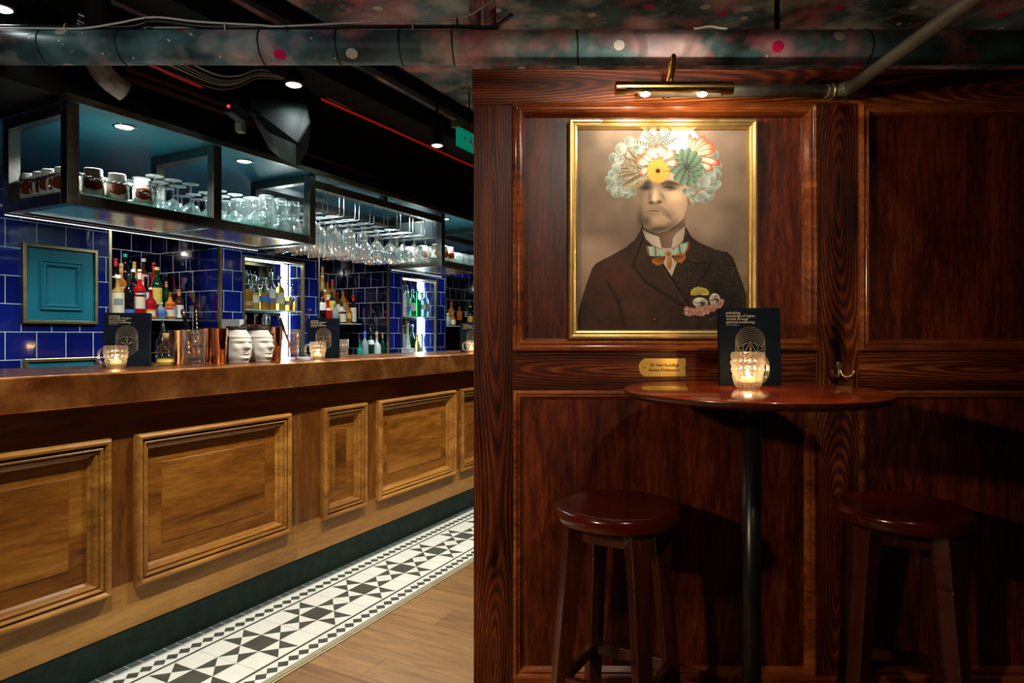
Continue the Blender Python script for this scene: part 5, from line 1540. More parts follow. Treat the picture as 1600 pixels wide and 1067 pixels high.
# chain strung in front of the mugs
ch = MB()
path = [B(1.424, 3.005, 1.872), B(1.421, 2.90, 1.860), B(1.421, 2.76, 1.866), B(1.442, 2.655, 1.868), B(1.52, 2.642, 1.852), B(1.64, 2.640, 1.858), B(1.735, 2.642, 1.838), B(1.765, 2.655, 1.800)]
seg_pts = []
for a, b in zip(path[:-1], path[1:]):
    n_ = max(2, int((b - a).length / 0.011))
    for i in range(n_): seg_pts.append((a.lerp(b, i / n_), (b - a).normalized()))
for i, (p, d_) in enumerate(seg_pts):
    ax = d_.cross(Vector((0, 0, 1))).normalized() if i % 2 else d_.cross(d_.cross(Vector((0, 0, 1)))).normalized()
    ch.torus(p, ax, 0.0062, 0.0017, 10, 5)
o = ch.build('chain', plain('dark_steel_chain', (0.09, 0.085, 0.08), 0.35, 1.0, vary=0.2))
tag(o, 'dark steel chain strung across the cream mugs on the gantry', 'chain')

# LED tubes in the alcoves
for al, lb in ((AB, 'vertical white light strip in the alcove of whisky bottles'), (AC, 'vertical white light strip in the alcove of green and blue bottles')):
    l_ = thing('light_strip', lb, 'light strip', B(al[1] - 0.020, UB + 0.175, 0), PHI)
    MB().box(0.0045, 0.0085, -0.006, 0.022, 1.00, AZ - 0.002).build('channel', M['chrome'], l_)
    MB().box(-0.007, 0.004, -0.004, 0.023, 1.01, AZ - 0.012).build('diffuser', M['led'], l_)
    l2 = thing('light_strip', lb.replace('vertical', 'level').replace(' in the', ' under the top of the'), 'light strip', B(0, UB + 0.19, AZ), PHI)
    MB().box(al[0] + 0.01, al[1] - 0.01, -0.008, 0.008, -0.014, -0.001).build('channel', M['chrome'], l2)
    MB().box(al[0] + 0.012, al[1] - 0.04, -0.012, -0.0085, -0.008, -0.005).build('diffuser', M['ledlow'], l2)

for t0, t1, lb in ((TP[0], TP[2] + TW, 'thin light strip along the back underside of the near gantry shelf'), (TP[3], TP[4] + TW, 'thin light strip along the back underside of the far gantry shelf')):
    l3 = thing('light_strip', lb, 'light strip', B(0, GB - 0.010, ZG0), PHI)
    MB().box(t0, t1, -0.006, 0.006, -0.005, -0.0006).build('channel', M['chrome'], l3)
    MB().box(t0 + 0.004, t1 - 0.004, -0.0045, 0.0045, -0.0072, -0.0051).build('diffuser', emitter('shelf_edge_glow', (0.85, 1.0, 0.98), 1.3), l3)
# shelves
def shelf_in(name, t0, t1, u0, u1, z, label, mat=None, th=0.012):
    o = MB().box(t0, t1, u0, u1, z - th, z).build(name, mat or M['shelfglass'], None, 0.0, rotz=PHI)
    return tag(o, label, 'shelf')
ZN = 1.35
STEP = [(4.24, 4.35, 0.0), (4.35, 4.47, 0.075), (4.47, 4.596, 0.15)]
for (a, b), nm in ((N1, 'behind the standing menu'), (N2, 'between the two lit alcoves'), (N3, 'next to the partition')):
    s_ = thing('bottle_shelf', 'stepped glass shelf of bottles in the dark tiled recess ' + nm, 'shelf', (0, 0, 0), PHI)
    MB().box(a + 0.001, b - 0.001, 4.24, 4.598, ZN - 0.012, ZN).build('shelf_board', plain('pale_shelf_glass', (0.45, 0.55, 0.52), 0.08, 0, 0.8, 0.5, vary=0.05), s_, 0.001)
    for u0, u1, h in STEP[1:]:
        MB().box(a + 0.001, b - 0.001, u0, 4.598, ZN + h - 0.075 + 0.0005, ZN + h).build('step', M['soot'], s_)
    lamp('SPOT', B(a + 0.10, 3.985, HZ + 0.06), 13.0, (1.0, 0.94, 0.84), B((a + b) / 2 + 0.02, 4.40, 1.4), 0.015, 110, 0.5)
ZM = 1.43
for al, nm in ((AB, 'under the whisky bottles'), (AC, 'under the green and blue bottles')):
    shelf_in('alcove_shelf', al[0] + 0.007, al[1] - 0.007, UB + 0.005, UB + 0.165, ZM, 'glass shelf in the lit alcove ' + nm, plain('pale_shelf_glass', (0.45, 0.55, 0.52), 0.08, 0, 0.8, 0.5))
# ================================================================== BOTTLES
SH = {
 'round': [(0.92, 0), (1, .012), (1, .56), (.97, .60), (.80, .67), (.50, .73), (.36, .77), (.33, .80), (.33, .93), (.38, .935), (.38, .955), (.33, .96), (.33, .99), (0, .99)],
 'square': [(0.95, 0), (1, .01), (1, .60), (.95, .635), (.60, .68), (.38, .71), (.34, .74), (.34, .93), (.40, .935), (.40, .96), (.34, .965), (.34, .99), (0, .99)],
 'tall': [(0.95, 0), (1, .008), (.98, .30), (.80, .50), (.55, .68), (.40, .80), (.36, .90), (.40, .905), (.40, .93), (.36, .94), (.36, .99), (0, .99)],
 'squat': [(0.90, 0), (1, .02), (1, .48), (.95, .55), (.70, .62), (.40, .66), (.30, .70), (.30, .90), (.36, .905), (.36, .94), (.30, .95), (.30, .99), (0, .99)],
 'globe': [(0.45, 0), (.62, .03), (.90, .20), (1, .36), (.90, .54), (.62, .68), (.36, .76), (.30, .80), (.30, .94), (.36, .945), (.36, .98), (0, .98)],
 'bell': [(1.0, 0), (1.0, .03), (.96, .10), (.80, .30), (.55, .46), (.36, .58), (.30, .66), (.30, .90), (.36, .905), (.36, .94), (.30, .95), (.30, .99), (0, .99)],
 'wine': [(0.92, 0), (1, .012), (1, .55), (.95, .61), (.70, .69), (.45, .75), (.38, .80), (.36, .94), (.40, .945), (.40, .97), (.36, .975), (.36, .99), (0, .99)],
}
BOT = []
def bottle(label, loc, r, h, shape, glass, cap, capmat, lab=None, fill=1.0, name='liquor_bottle', cat='bottle', group=None, spout=False, stripe=None, text=None, rot=None):
    b = thing(name, label, cat, loc, math.atan2(-loc[0], loc[1]) + 0.18 * math.sin(loc[0] * 91 + loc[1] * 57) if rot is None else rot, group)
    BOT.append((label, Vector(loc), r, h))
    prof = [(rr * r, z * h) for rr, z in SH[shape]]
    n = 20
    if fill < 0.99 and glass != 'clear':
        zf = fill * h
        pr = []
        for (r0, z0), (r1, z1) in zip(prof[:-1], prof[1:]):
            pr.append((r0, z0))
            if z0 < zf < z1:
                f = (zf - z0) / (z1 - z0); pr.append((r0 + (r1 - r0) * f, zf))
        pr.append(prof[-1])
        MB().lathe(pr, n, close=False, mz=lambda z: 0 if z < zf else 1).build('glass_body', [G[glass], G['clear']], b)
    else:
        MB().lathe(prof, n, close=False).build('glass_body', G[glass], b)
    def rad(z):
        for (r0, z0), (r1, z1) in zip(prof[:-1], prof[1:]):
            if z0 <= z <= z1: return r0 + (r1 - r0) * (z - z0) / max(1e-9, z1 - z0)
        return 0
    if cap == 'spout':
        rn = rad(0.95 * h)
        MB().lathe([(rn * 1.05, h * .965), (rn * 1.05, h * 1.01), (rn * .4, h * 1.03)], 12).tube([(0, 0, h * 1.02), (0.002, 0, h * 1.09), (0.010, 0, h * 1.14)], 0.0035, 6).build('pour_spout', capmat, b)
    elif cap == 'long':
        rn = rad(0.9 * h)
        MB().lathe([(rn * 1.08, h * .80), (rn * 1.12, h * .95), (rn * 1.1, h * 1.0), (rn * .8, h * 1.005), (0, h * 1.006)], 16, close=False).build('cap', capmat, b)
    elif cap == 'ball':
        MB().lathe([(r * .3, h * .985), (r * .45, h * 1.02), (r * .5, h * 1.06), (r * .35, h * 1.10), (0, h * 1.115)], 16, close=False).build('stopper', capmat, b)
    elif cap == 'dome':
        zs = [z for z in (0.56, .60, .67, .73, .78)]
        MB().lathe([(rad(z * h) + 0.0012, z * h) for z in zs], 20, close=False).build('wax_dome', capmat, b)
        rn = rad(0.95 * h)
        MB().lathe([(rn * 1.15, h * .93), (rn * 1.15, h * 1.0), (0, h * 1.003)], 14, close=False).build('cap', K['black'], b)
    else:
        rn = rad(0.95 * h)
        MB().lathe([(rn * 1.15, h * .925), (rn * 1.18, h * .94), (rn * 1.15, h * 1.0), (rn * .9, h * 1.004), (0, h * 1.005)], 16, close=False).build('cap', capmat, b)
    if lab:
        mat, z0, z1 = lab[:3]
        ang = lab[3] if len(lab) > 3 else 75
        zz = [z0 + (z1 - z0) * q / 5 for q in range(6)]
        ro = 0.0011
        MB().lathe([(rad(z * h) + ro, z * h) for z in zz], 16, close=False, a0=math.radians(-90 - ang), a1=math.radians(-90 + ang)).build('paper_label', K[mat], b)
    if stripe:
        mat, z0, z1 = stripe[:3]
        zz = [z0 + (z1 - z0) * q / 3 for q in range(4)]
        MB().lathe([(rad(z * h) + 0.0016, z * h) for z in zz], 16, close=False, a0=math.radians(-90 - 40), a1=math.radians(-90 + 40)).build('printed_band', K[mat], b)
    if text:
        body, mat, wd, z = text
        o = text_part('brand_lettering', body, wd, K[mat], b, (0, 0, 0), 0.03)
        rr = rad(z * h) + 0.0022
        for v in o.data.vertices:
            a = -PI / 2 + (v.co.x - wd / 2) / rr
            v.co = Vector((rr * math.cos(a), rr * math.sin(a), v.co.z + z * h))
    return b
def on_row(px_, u, z): return B(bar_t(px_, u), u, z)
R1, R2, R3 = 4.295, 4.41, 4.53
Z1, Z2, Z3 = ZN + 0.0005, ZN + 0.0755, ZN + 0.1505
# first recess
bottle('clear gold-labelled rum bottle with a dark ship picture, first on the recess shelf', B(2.607, R1, Z1), 0.038, .285, 'square', 'gold', 'cap', K['white'], ('cream', .12, .58), stripe=('grey', .30, .45))
bottle('slim black bottle beside the red aperitif in the near recess', B(2.682, R1, Z1), 0.034, .30, 'round', 'black', 'long', K['black'], ('blue', .05, .20))
bottle('bright red aperitif bottle with white and black lettered label', B(2.755, R1, Z1), 0.036, .335, 'square', 'red', 'long', K['cream'], ('cream', .20, .44), stripe=('black', .46, .55), text=('CAMPARI', 'white', .064, .485))
bottle('small round red bottle with an orange label behind the menu top', B(2.828, R1 - .01, Z1), 0.036, .215, 'squat', 'crimson', 'cap', K['white'], ('orange', .04, .30), stripe=('cream', .10, .24))
bottle('pale blue globe bottle at the front of the near recess shelf', B(2.905, R1 - .005, Z1), 0.04, .115, 'globe', 'ice', 'cap', K['white'], ('blue', .20, .55, 60))
bottle('dark green wine bottle with an oval yellow label in the near recess', B(2.957, R2, Z2), 0.036, .30, 'wine', 'bottlegreen', 'cap', K['yellow'], ('yellow', .10, .50, 60))
bottle('orange liqueur bottle under an orange wax dome with a cream label', B(2.981, R1, Z1), 0.036, .20, 'squat', 'orange', 'dome', K['orange'], ('cream', .10, .44), stripe=('red', .34, .42))
bottle('small clear bottle with a gold neck beside the orange dome bottle', B(3.03, R2, Z2), 0.03, .20, 'round', 'bottlegreen', 'long', K['tan'])
bottle('dark bitters bottle with a white label and amber collar at the shelf end', B(3.05, R1, Z1), 0.032, .215, 'round', 'brown', 'long', K['orange'], ('white', .06, .48))
bottle('dark bottle with a diamond white label leaning out of the near recess', B(2.872, R2 - .005, Z2), 0.038, .225, 'squat', 'black', 'cap', K['black'], ('white', .10, .50, 60))
bottle('amber bourbon bottle with a cream label and orange seal in the near recess', B(2.7, R2, Z2), 0.038, .300, 'squat', 'amber', 'long', K['tan'], ('cream', .14, .46), stripe=('orange', .36, .45), text=('Eagle', 'black', .035, .22))
bottle('dark bottle with a white patterned label and black cap beside the bourbon', B(2.785, R2, Z2), 0.033, .27, 'round', 'black', 'cap', K['white'], ('grey', .2, .5))
bottle('tall dark bottle with a pale pink label reading in red letters', B(2.937, R3, Z3), 0.034, .29, 'square', 'brown', 'cap', K['white'], ('pink', .18, .60), text=('PIMM', 'red', .042, .42))
bottle('red bottle with a flared orange shoulder and small white label', B(3.013, R3, Z3), 0.037, .27, 'bell', 'red', 'long', K['red'], ('white', .16, .32, 60))
bottle('yellow-necked bottle behind the red aperitif', B(2.868, R3, Z3), 0.032, .26, 'round', 'gold', 'long', K['yellow'])
bottle('black bottle with a bright red cap at the recess edge', B(2.735, R3, Z3), 0.034, .27, 'round', 'black', 'long', K['red'], ('white', .5, .54))
bottle('dark bottle with a pale green foil top at the back of the near recess', B(2.802, R3, Z3), 0.032, .31, 'wine', 'black', 'cap', K['teal'])
# second recess
bottle('tall slim yellow bottle standing highest in the far recess', B(4.735, R3, Z3), 0.034, .41, 'tall', 'gold', 'spout', M['chrome'], ('yellow', .72, .76))
bottle('dark wine bottle with a white label at the edge of the far recess', B(4.48, R1, Z1), 0.038, .30, 'wine', 'black', 'cap', K['black'], ('white', .38, .62))
bottle('amber bottle with a cream label beside the slim yellow bottle', B(4.806, R3, Z3), 0.034, .26, 'round', 'amber', 'spout', M['chrome'], ('cream', .2, .5))
bottle('amber bottle with a magenta foil neck in the far recess', B(4.874, R3, Z3), 0.033, .285, 'round', 'whisky', 'long', K['magenta'], ('cream', .1, .3))
bottle('red liqueur bottle with a white label in the front row of the far recess', B(4.56, R1, Z1), 0.038, .23, 'squat', 'red', 'cap', K['white'], ('cream', .50, .60))
bottle('orange-red bottle with a cream neck label beside the red liqueur', B(4.64, R2, Z2), 0.036, .24, 'squat', 'orange', 'cap', K['white'], ('cream', .16, .42))
bottle('pale ice-green globe bottle at the front of the far recess shelf', B(4.645, R1 - .01, Z1), 0.044, .17, 'globe', 'ice', 'spout', K['teal'], ('grey', .2, .55, 40))
bottle('squat clear bottle with a wide cream label beside the ice-green globe', B(4.742, R1, Z1), 0.046, .20, 'squat', 'brown', 'dome', K['white'], ('cream', .06, .44))
bottle('dark bottle with a gold oval label in the middle of the far recess', B(4.735, R2, Z2), 0.036, .235, 'round', 'bottlegreen', 'spout', M['chrome'], ('yellow', .2, .6, 60))
bottle('square golden whisky bottle near the recess wall', B(4.83, R1, Z1), 0.036, .215, 'squat', 'amber', 'spout', K['black'], ('gold', .22, .46))
bottle('dark bottle with a tall cream label and scarlet foil neck', B(4.905, R1, Z1), 0.033, .275, 'square', 'black', 'long', K['red'], ('cream', .06, .56))
bottle('dark cherry liqueur bottle at the back of the far recess', B(4.928, R3 + .03, Z3), 0.02, .25, 'round', 'purple', 'spout', M['chrome'], ('grey', .2, .4))
bottle('white-labelled rum bottle at the back of the far recess', B(4.815, R2, Z2), 0.036, .22, 'round', 'brown', 'spout', M['chrome'], ('cream', .14, .5))
bottle('tan-labelled amber bottle half hidden behind the golden whisky', B(4.895, R2, Z2), 0.036, .25, 'round', 'amber', 'spout', M['chrome'], ('tan', .2, .5))
# bottles standing low in the second recess
for px_, lb, r, h, sh, gl, capk, cm, lab_ in ((562, 'small teal bottle standing low under the far recess shelf', .028, .215, 'square', 'teal', 'spout', M['chrome'], None),
        (570, 'clear bottle with a blue neck standing low under the far recess shelf', .034, .30, 'round', 'ice', 'long', K['blue'], None),
        (579.5, 'clear bottle with a silver spout and white neck label under the far recess', .034, .325, 'round', 'bottlegreen', 'spout', M['chrome'], ('white', .55, .68)),
        (588.5, 'frosted white bottle with a coral neck standing low under the far recess', .042, .30, 'squat', 'white', 'long', K['orange'], None),
        (598, 'dark bottle with a tan neck standing low by the recess edge', .032, .29, 'round', 'bottlegreen', 'long', K['cork'], ('white', .1, .3))):
    u_ = 3.98
    bottle(lb, B(bar_t(px_, u_), u_, 0.9705), r, h, sh, gl, capk, cm, lab_)
# third recess
for px_, u_, z_, lb, r, h, sh, gl, capk, cm, lab_ in ((705, R2, Z2, 'amber bottle with a magenta capped spout in the recess by the partition', .040, .22, 'squat', 'amber', 'spout', K['magenta'], None),
        (718, R2, Z2, 'second amber bottle in the recess by the partition', .038, .18, 'squat', 'orange', 'cap', K['black'], None),
        (699.5, R1, Z1, 'pale globe bottle at the edge of the recess by the partition', .042, .15, 'globe', 'ice', 'cap', K['white'], None),
        (707, R1 - .01, Z1, 'cream-labelled amber bottle at the front of the recess by the partition', .038, .16, 'squat', 'amber', 'cap', K['tan'], ('cream', .1, .45)),
        (730, R2 + .02, Z2, 'dark bottle with a silver label in the recess by the partition', .038, .24, 'round', 'bottlegreen', 'spout', M['chrome'], ('grey', .2, .5)),
        (735, R1, Z1, 'gold-labelled dark bottle next to the partition edge', .036, .26, 'round', 'black', 'cap', K['gold'], ('gold', .2, .5))):
    bottle(lb, on_row(px_, u_, z_), r, h, sh, gl, capk, cm, lab_)
# whisky alcove
UA = UB + 0.075
def alc(t, du, z, *a, **kw): return bottle(a[0], B(t, UA + du * .5, z), *a[1:], **kw)
ZA = ZM + 0.0006
alc(3.374, 0, ZA, 'broad amber whisky bottle first in the lit alcove', 0.041, .265, 'squat', 'whisky', 'spout', M['chrome'], ('tan', .10, .22), fill=.56)
alc(3.455, .03, ZA, 'clear bottle with a cream label second in the lit alcove', 0.038, .255, 'square', 'gold', 'spout', M['chrome'], ('cream', .2, .42), fill=.5)
alc(3.533, 0, ZA, 'whisky bottle with a pale blue label third in the lit alcove', 0.038, .25, 'square', 'whisky', 'cap', K['silver'], ('blue', .24, .42), fill=.5)
alc(3.609, .02, ZA, 'white-labelled whisky bottle with a blue base band in the lit alcove', 0.036, .29, 'round', 'amber', 'spout', M['chrome'], ('white', .32, .56), stripe=('blue', .2, .3), fill=.5)
alc(3.686, 0, ZA, 'pale green whisky bottle with a tall cream label before the light strip', 0.038, .27, 'square', 'gold', 'cap', K['silver'], ('cream', .2, .52), fill=.8)
alc(3.76, .01, ZA, 'small amber bottle with a silver spout right of the light strip', 0.034, .22, 'squat', 'whisky', 'spout', M['chrome'], ('grey', .2, .36), fill=.5)
alc(3.822, .02, ZA, 'last short amber bottle in the whisky alcove', 0.0275, .19, 'squat', 'whisky', 'spout', M['chrome'], None, fill=.4)
ZL = 0.9756
alc(3.455, 0, ZL, 'dark bottle with a copper foil neck below the whisky shelf', 0.036, .42, 'wine', 'black', 'long', M['copper'], None)
alc(3.55, .03, ZL, 'black-necked dark bottle below the whisky shelf', 0.034, .42, 'wine', 'black', 'cap', M['chrome'], None)
alc(3.378, .02, ZL, 'dark wine bottle in the corner below the whisky shelf', 0.036, .34, 'wine', 'black', 'cap', K['black'], None)
# gin alcove
for px_, du, lb, r, h, sh, gl, capk, cm, lab_ in ((5.27, .0, 'frosted white gin bottle first in the far lit alcove', 0.042, .30, 'square', 'white', 'spout', M['chrome'], ('white', .3, .55)),
        (5.355, .03, 'clear gin bottle with a blue stripe in the far lit alcove', 0.04, .32, 'round', 'ice', 'long', K['blue'], ('blue', .15, .3)),
        (5.438, 0, 'green gin bottle with a white label in the far lit alcove', 0.04, .27, 'square', 'green', 'spout', M['chrome'], ('white', .2, .5)),
        (5.523, .0, 'bright emerald gin bottle before the far light strip', 0.042, .26, 'square', 'green', 'spout', M['chrome'], None),
        (5.608, .01, 'pale blue gin bottle right of the far light strip', 0.04, .25, 'square', 'blue', 'spout', M['chrome'], ('white', .3, .5)),
        (5.688, .02, 'ice-clear patterned gin bottle last in the far lit alcove', 0.036, .28, 'round', 'ice', 'spout', M['chrome'], ('grey', .2, .5))):
    alc(px_, du, ZA, lb, r, h, sh, gl, capk, cm, lab_)
for px_, du, lb, r, h, sh, gl, capk, cm, lab_ in ((5.27, .0, 'slim clear vermouth bottle below the gin shelf', 0.036, .36, 'wine', 'ice', 'cap', M['chrome'], None),
        (5.357, .0, 'cut glass decanter bottle with a white label below the gin shelf', 0.046, .40, 'bell', 'white', 'cap', M['chrome'], ('white', .2, .4)),
        (5.445, .03, 'dark green bottle between decanters below the gin shelf', 0.036, .37, 'wine', 'bottlegreen', 'cap', M['chrome'], None),
        (5.522, .0, 'yellow-green bottle in front of the lower light strip', 0.034, .27, 'wine', 'gold', 'cap', K['gold'], None),
        (5.625, .0, 'clear bell decanter with a ball stopper below the gin shelf', 0.06, .25, 'bell', 'ice', 'ball', G['ice'], None)):
    alc(px_, du, ZL, lb, r, h, sh, gl, capk, cm, lab_)

# ================================================================== THINGS ON THE COPPER WORKTOP
ZK = ZC + 0.0006
def on_bar(px_, u): return B(bar_t(px_, u), u, ZK)
menu(on_bar(197.5, 2.68), math.radians(14), 'dark drinks menu standing on the copper bar behind the near candle mug', w_=0.175, h_=0.225)
menu(on_bar(505, 2.62), math.radians(10), 'dark drinks menu standing on the copper bar under the lit alcove', w_=0.175, h_=0.225)
menu(on_bar(738, 2.55), math.radians(12), 'dark drinks menu at the far end of the bar beside the partition', w_=0.175, h_=0.225)
candle_mug(on_bar(181, 2.56), math.radians(185), 'lit dimpled glass candle mug on the copper bar below the teal hatch', 0.5, .042, .090)
candle_mug(on_bar(496.5, 2.50), math.radians(190), 'lit dimpled glass candle mug on the copper bar past the white head cups', 0.5, .042, .096)
candle_mug(on_bar(736.5, 2.46), math.radians(190), 'lit dimpled glass candle mug at the partition end of the copper bar', 0.4, .040, .090)

# cork-stoppered spirit bottle
d = thing('dropper_bottle', 'square clear glass bottle with a cork and a yellow band on the bar', 'bottle', on_bar(259, 2.62), PHI - PI / 2)
MB().lathe([(0.030, 0), (0.034, 0.006), (0.034, 0.075), (0.028, 0.088), (0.014, 0.096), (0.012, 0.102), (0.012, 0.116), (0.017, 0.118), (0.017, 0.124), (0.0, 0.124)], 24, close=False).build('glass_body', G['clear'], d)
MB().lathe([(0.0345, 0.014), (0.0345, 0.026)], 24, close=False).build('yellow_band', K['yellow'], d)
MB().lathe([(0.011, 0.118), (0.014, 0.140), (0.0, 0.1405)], 14, close=False).build('cork', K['cork'], d)
MB().lathe([(0.0315, 0.004), (0.0325, 0.03), (0, 0.031)], 20, close=False).build('liquid', G['gold'], d)
d2 = thing('dasher_bottle', 'small dark dasher bottle with a tall spout behind the corked bottle', 'bottle', on_bar(254, 2.80), 0)
MB().lathe([(0.026, 0), (0.028, 0.006), (0.028, 0.10), (0.012, 0.125), (0.009, 0.15), (0, 0.15)], 18, close=False).build('glass_body', G['clear'], d2)
MB().lathe([(0.011, 0.145), (0.009, 0.165), (0.004, 0.20), (0, 0.20)], 12, close=False).build('dasher_top', K['black'], d2)
sp = thing('steel_tin', 'tall polished steel mixing tin beside the corked bottle', 'mixing tin', on_bar(279, 2.66), 0)
MB().lathe([(0.030, 0), (0.033, 0.004), (0.043, 0.150), (0.0445, 0.152), (0.0435, 0.154), (0.041, 0.150), (0.031, 0.01), (0, 0.008)], 32, close=False).build('tin', M['chrome'], sp)

def tin(loc, label, r=0.045, h=0.165, inverted=False):
    s = thing('copper_shaker', label, 'cocktail shaker', loc, 0)
    MB().lathe([(r * .70, 0), (r * .74, 0.004), (r * .86, h * .42), (r * .865, h * .425), (r * .97, h * .97), (r, h * .985), (r * .985, h), (r * .93, h * .985), (r * .72, 0.01), (0, 0.008)], 36, close=False).build('tin', M['copper'], s)
    MB().torus((0, 0, h * .985), (0, 0, 1), r * .985, 0.0014, 36, 6).build('rim', M['copper'], s)
    return s
tin(on_bar(342.5, 2.55), 'copper shaker tin beside the first white head cup', .038, .163)
tin(on_bar(324, 2.66), 'copper shaker tin partly behind the first copper tin and mixing glass', .038, .165)
tin(on_bar(384, 2.76), 'copper shaker tin peeking up behind the first white head cup', .042, .185)
tin(on_bar(404, 2.74), 'copper shaker tin peeking up behind the second white head cup', .042, .185)
tin(on_bar(430, 2.62), 'copper shaker tin right of the second white head cup', .038, .175)

def mixing_glass(loc, label, r=0.050, h=0.150):
    g = thing('mixing_glass', label, 'mixing glass', loc, 0)
    prof = [(r * .82, 0), (r * .86, .004), (r * .86, .022)] + [(r * (.86 + .10 * f), .03 + (h - .034) * f) for f in [i / 14 for i in range(15)]] + [(r * .99, h), (r * .95, h), (r * .88, h * .5), (r * .76, .034), (0, .030)]
    mb = MB().lathe(prof, 44, close=False).lathe([(0, 0.0003), (r * .82, 0)], 44, close=False)
    def cut(p):
        rr = math.hypot(p.x, p.y)
        if rr > r * .84 and .04 < p.z < h * .8:
            a = math.atan2(p.y, p.x); s_ = 1 + .035 * math.cos(11 * a + 60 * p.z) * math.cos(11 * a - 60 * p.z)
            return Vector((p.x * s_, p.y * s_, p.z))
        return p
    mb.shift(cut).build('glass', M['glass_cut'], g)
    return g
mg1 = mixing_glass(on_bar(304, 2.545), 'cut mixing glass holding a copper muddler and a twisted spoon', .050, .155)
def spoon(loc, tip, label, kind):
    s = thing({'muddler': 'muddler', 'spoon': 'bar_spoon', 'jigger': 'julep_spoon'}[kind], label, 'bar tool', loc, 0)
    a, b = Vector((0, 0, 0.036)), Vector(tip)
    if kind == 'muddler':
        MB().tube([a, a.lerp(b, .4), a.lerp(b, .85), b.lerp(a, .04), b], [0.006, 0.0065, 0.0095, 0.0105, 0.006], 14).build('shaft', M['copper'], s)
    else:
        pts = []
        n_ = 70
        d_ = (b - a).normalized(); x_ = d_.orthogonal().normalized(); y_ = d_.cross(x_)
        for i in range(n_ + 1):
            an = i * 1.1
            pts.append(a.lerp(b, i / n_) + 0.0010 * (math.cos(an) * x_ + math.sin(an) * y_))
        MB().tube(pts, 0.0024, 6).build('shaft', M['copper'] if kind == 'jigger' else M['gold'], s)
        hd = MB().lathe([(0, -0.004), (0.010, -0.002), (0.013, 0.001), (0.010, 0.004), (0, 0.005)], 16, close=False).shift(lambda p: b + Vector((p.x, p.y, p.z)))
        hd.build('disc_end', M['copper'], s)
        MB().lathe([(0, -0.010), (0.008, -0.004), (0.010, 0.002), (0.006, 0.010), (0, 0.013)], 14, close=False).shift(lambda p: a + Vector((p.x, p.y, p.z + .004))).build('bowl', M['copper'], s)
    return s
pm = on_bar(304, 2.545)
spoon(pm + Vector((0.006, -0.012, 0)), (-0.058, 0.01, 0.243), 'polished copper muddler leaning out of the near mixing glass', 'muddler')
spoon(pm + Vector((0.008, 0.016, 0)), (-0.020, 0.02, 0.262), 'twisted copper bar spoon standing in the near mixing glass', 'spoon')
mg2 = mixing_glass(on_bar(455, 2.57), 'cut mixing glass right of the copper shaker holding bar tools', .046, .160)
pm = on_bar(455, 2.57)
spoon(pm + Vector((0.012, -0.010, 0)), (-0.075, 0.0, 0.235), 'copper muddler leaning left in the far mixing glass', 'muddler')
spoon(pm + Vector((0.004, 0.012, 0)), (0.082, 0.02, 0.262), 'twisted bar spoon leaning right out of the far mixing glass', 'spoon')
mixing_glass(on_bar(318, 2.80), 'plain mixing glass standing behind the copper tins', .047, .150)
# hawthorne strainer standing against the copper tin
st = thing('cocktail_strainer', 'round wire strainer propped behind the copper shaker', 'strainer', on_bar(416, 2.70) , PHI - PI / 2 - .2)
MB().torus((0, 0, 0.205), (0, 1, 0.1), 0.040, 0.0022, 36, 6).build('ring', M['chrome'], st)
MB().lathe([(0.038, -0.0008), (0.038, 0.0008)], 32).shift(lambda p: Vector((p.x, p.z, 0.205 + p.y))).build('mesh_disc', M['glass_cut'], st)
MB().tube([(0, 0, 0.165), (0.012, 0.004, 0.08), (0.016, 0.006, 0.0)], 0.004, 8).build('handle', M['chrome'], st)
# napkin holder
nb = thing('napkin_holder', 'white napkins standing in a low dark caddy behind the head cups', 'napkin holder', on_bar(363, 2.80), PHI - PI / 2 + .3)
for i in range(5):
    mb = MB()
    y = -0.014 + 0.007 * i
    tz = 0.212 - 0.004 * (i % 2)
    mb.hexa([(-0.040, y, 0.012), (0.040, y, 0.012), (0.040, y + .005, 0.012), (-0.040, y + .005, 0.012)], [(-0.052, y, tz - .006 * (i % 3)), (0.052, y, tz), (0.052, y + .005, tz), (-0.052, y + .005, tz - .006 * (i % 3))])
    mb.build('napkin', M['paper'], nb)
MB().box(-0.055, 0.055, -0.024, 0.028, 0, 0.012).box(-0.055, 0.055, -0.024, -0.020, 0.012, 0.14).box(-0.055, 0.055, 0.024, 0.028, 0.012, 0.14).build('caddy', M['black'], nb, 0.002)
# ice tumbler, coaster tray
ic = thing('rocks_glass', 'dimpled tumbler on the bar right of the standing menu', 'glass', on_bar(534.5, 2.74), 0)
mb = MB().lathe([(0.034, 0), (0.036, 0.004), (0.041, 0.105), (0.039, 0.105), (0.034, 0.014), (0, 0.012)], 28, close=False).shift(lambda p: Vector((p.x * (1 + .03 * math.cos(10 * math.atan2(p.y, p.x)) * math.sin(p.z * 150)), p.y * (1 + .03 * math.cos(10 * math.atan2(p.y, p.x)) * math.sin(p.z * 150)), p.z)))
mb.build('tumbler', M['glass_cut'], ic)
for q_, (x, y, z) in enumerate(((0.008, 0.006, .03), (-0.010, -0.004, .034), (0.004, -0.010, .062), (-0.006, 0.009, .066))):
    MB().box(x - .012, x + .012, y - .012, y + .012, z - .013, z + .013).build('ice_cube', G['clear'], ic, .003)
tt = thing('coaster_stack', 'low stack of pale coasters on the bar before the candle mug', 'coasters', on_bar(476, 2.56), PHI)
for q_ in range(3):
    MB().lathe([(0.044, .0045 * q_), (0.044, .0045 * q_ + .004)], 32).build('coaster', plain('pale_coaster', (0.55, 0.62, 0.64), 0.5, vary=.05), tt)
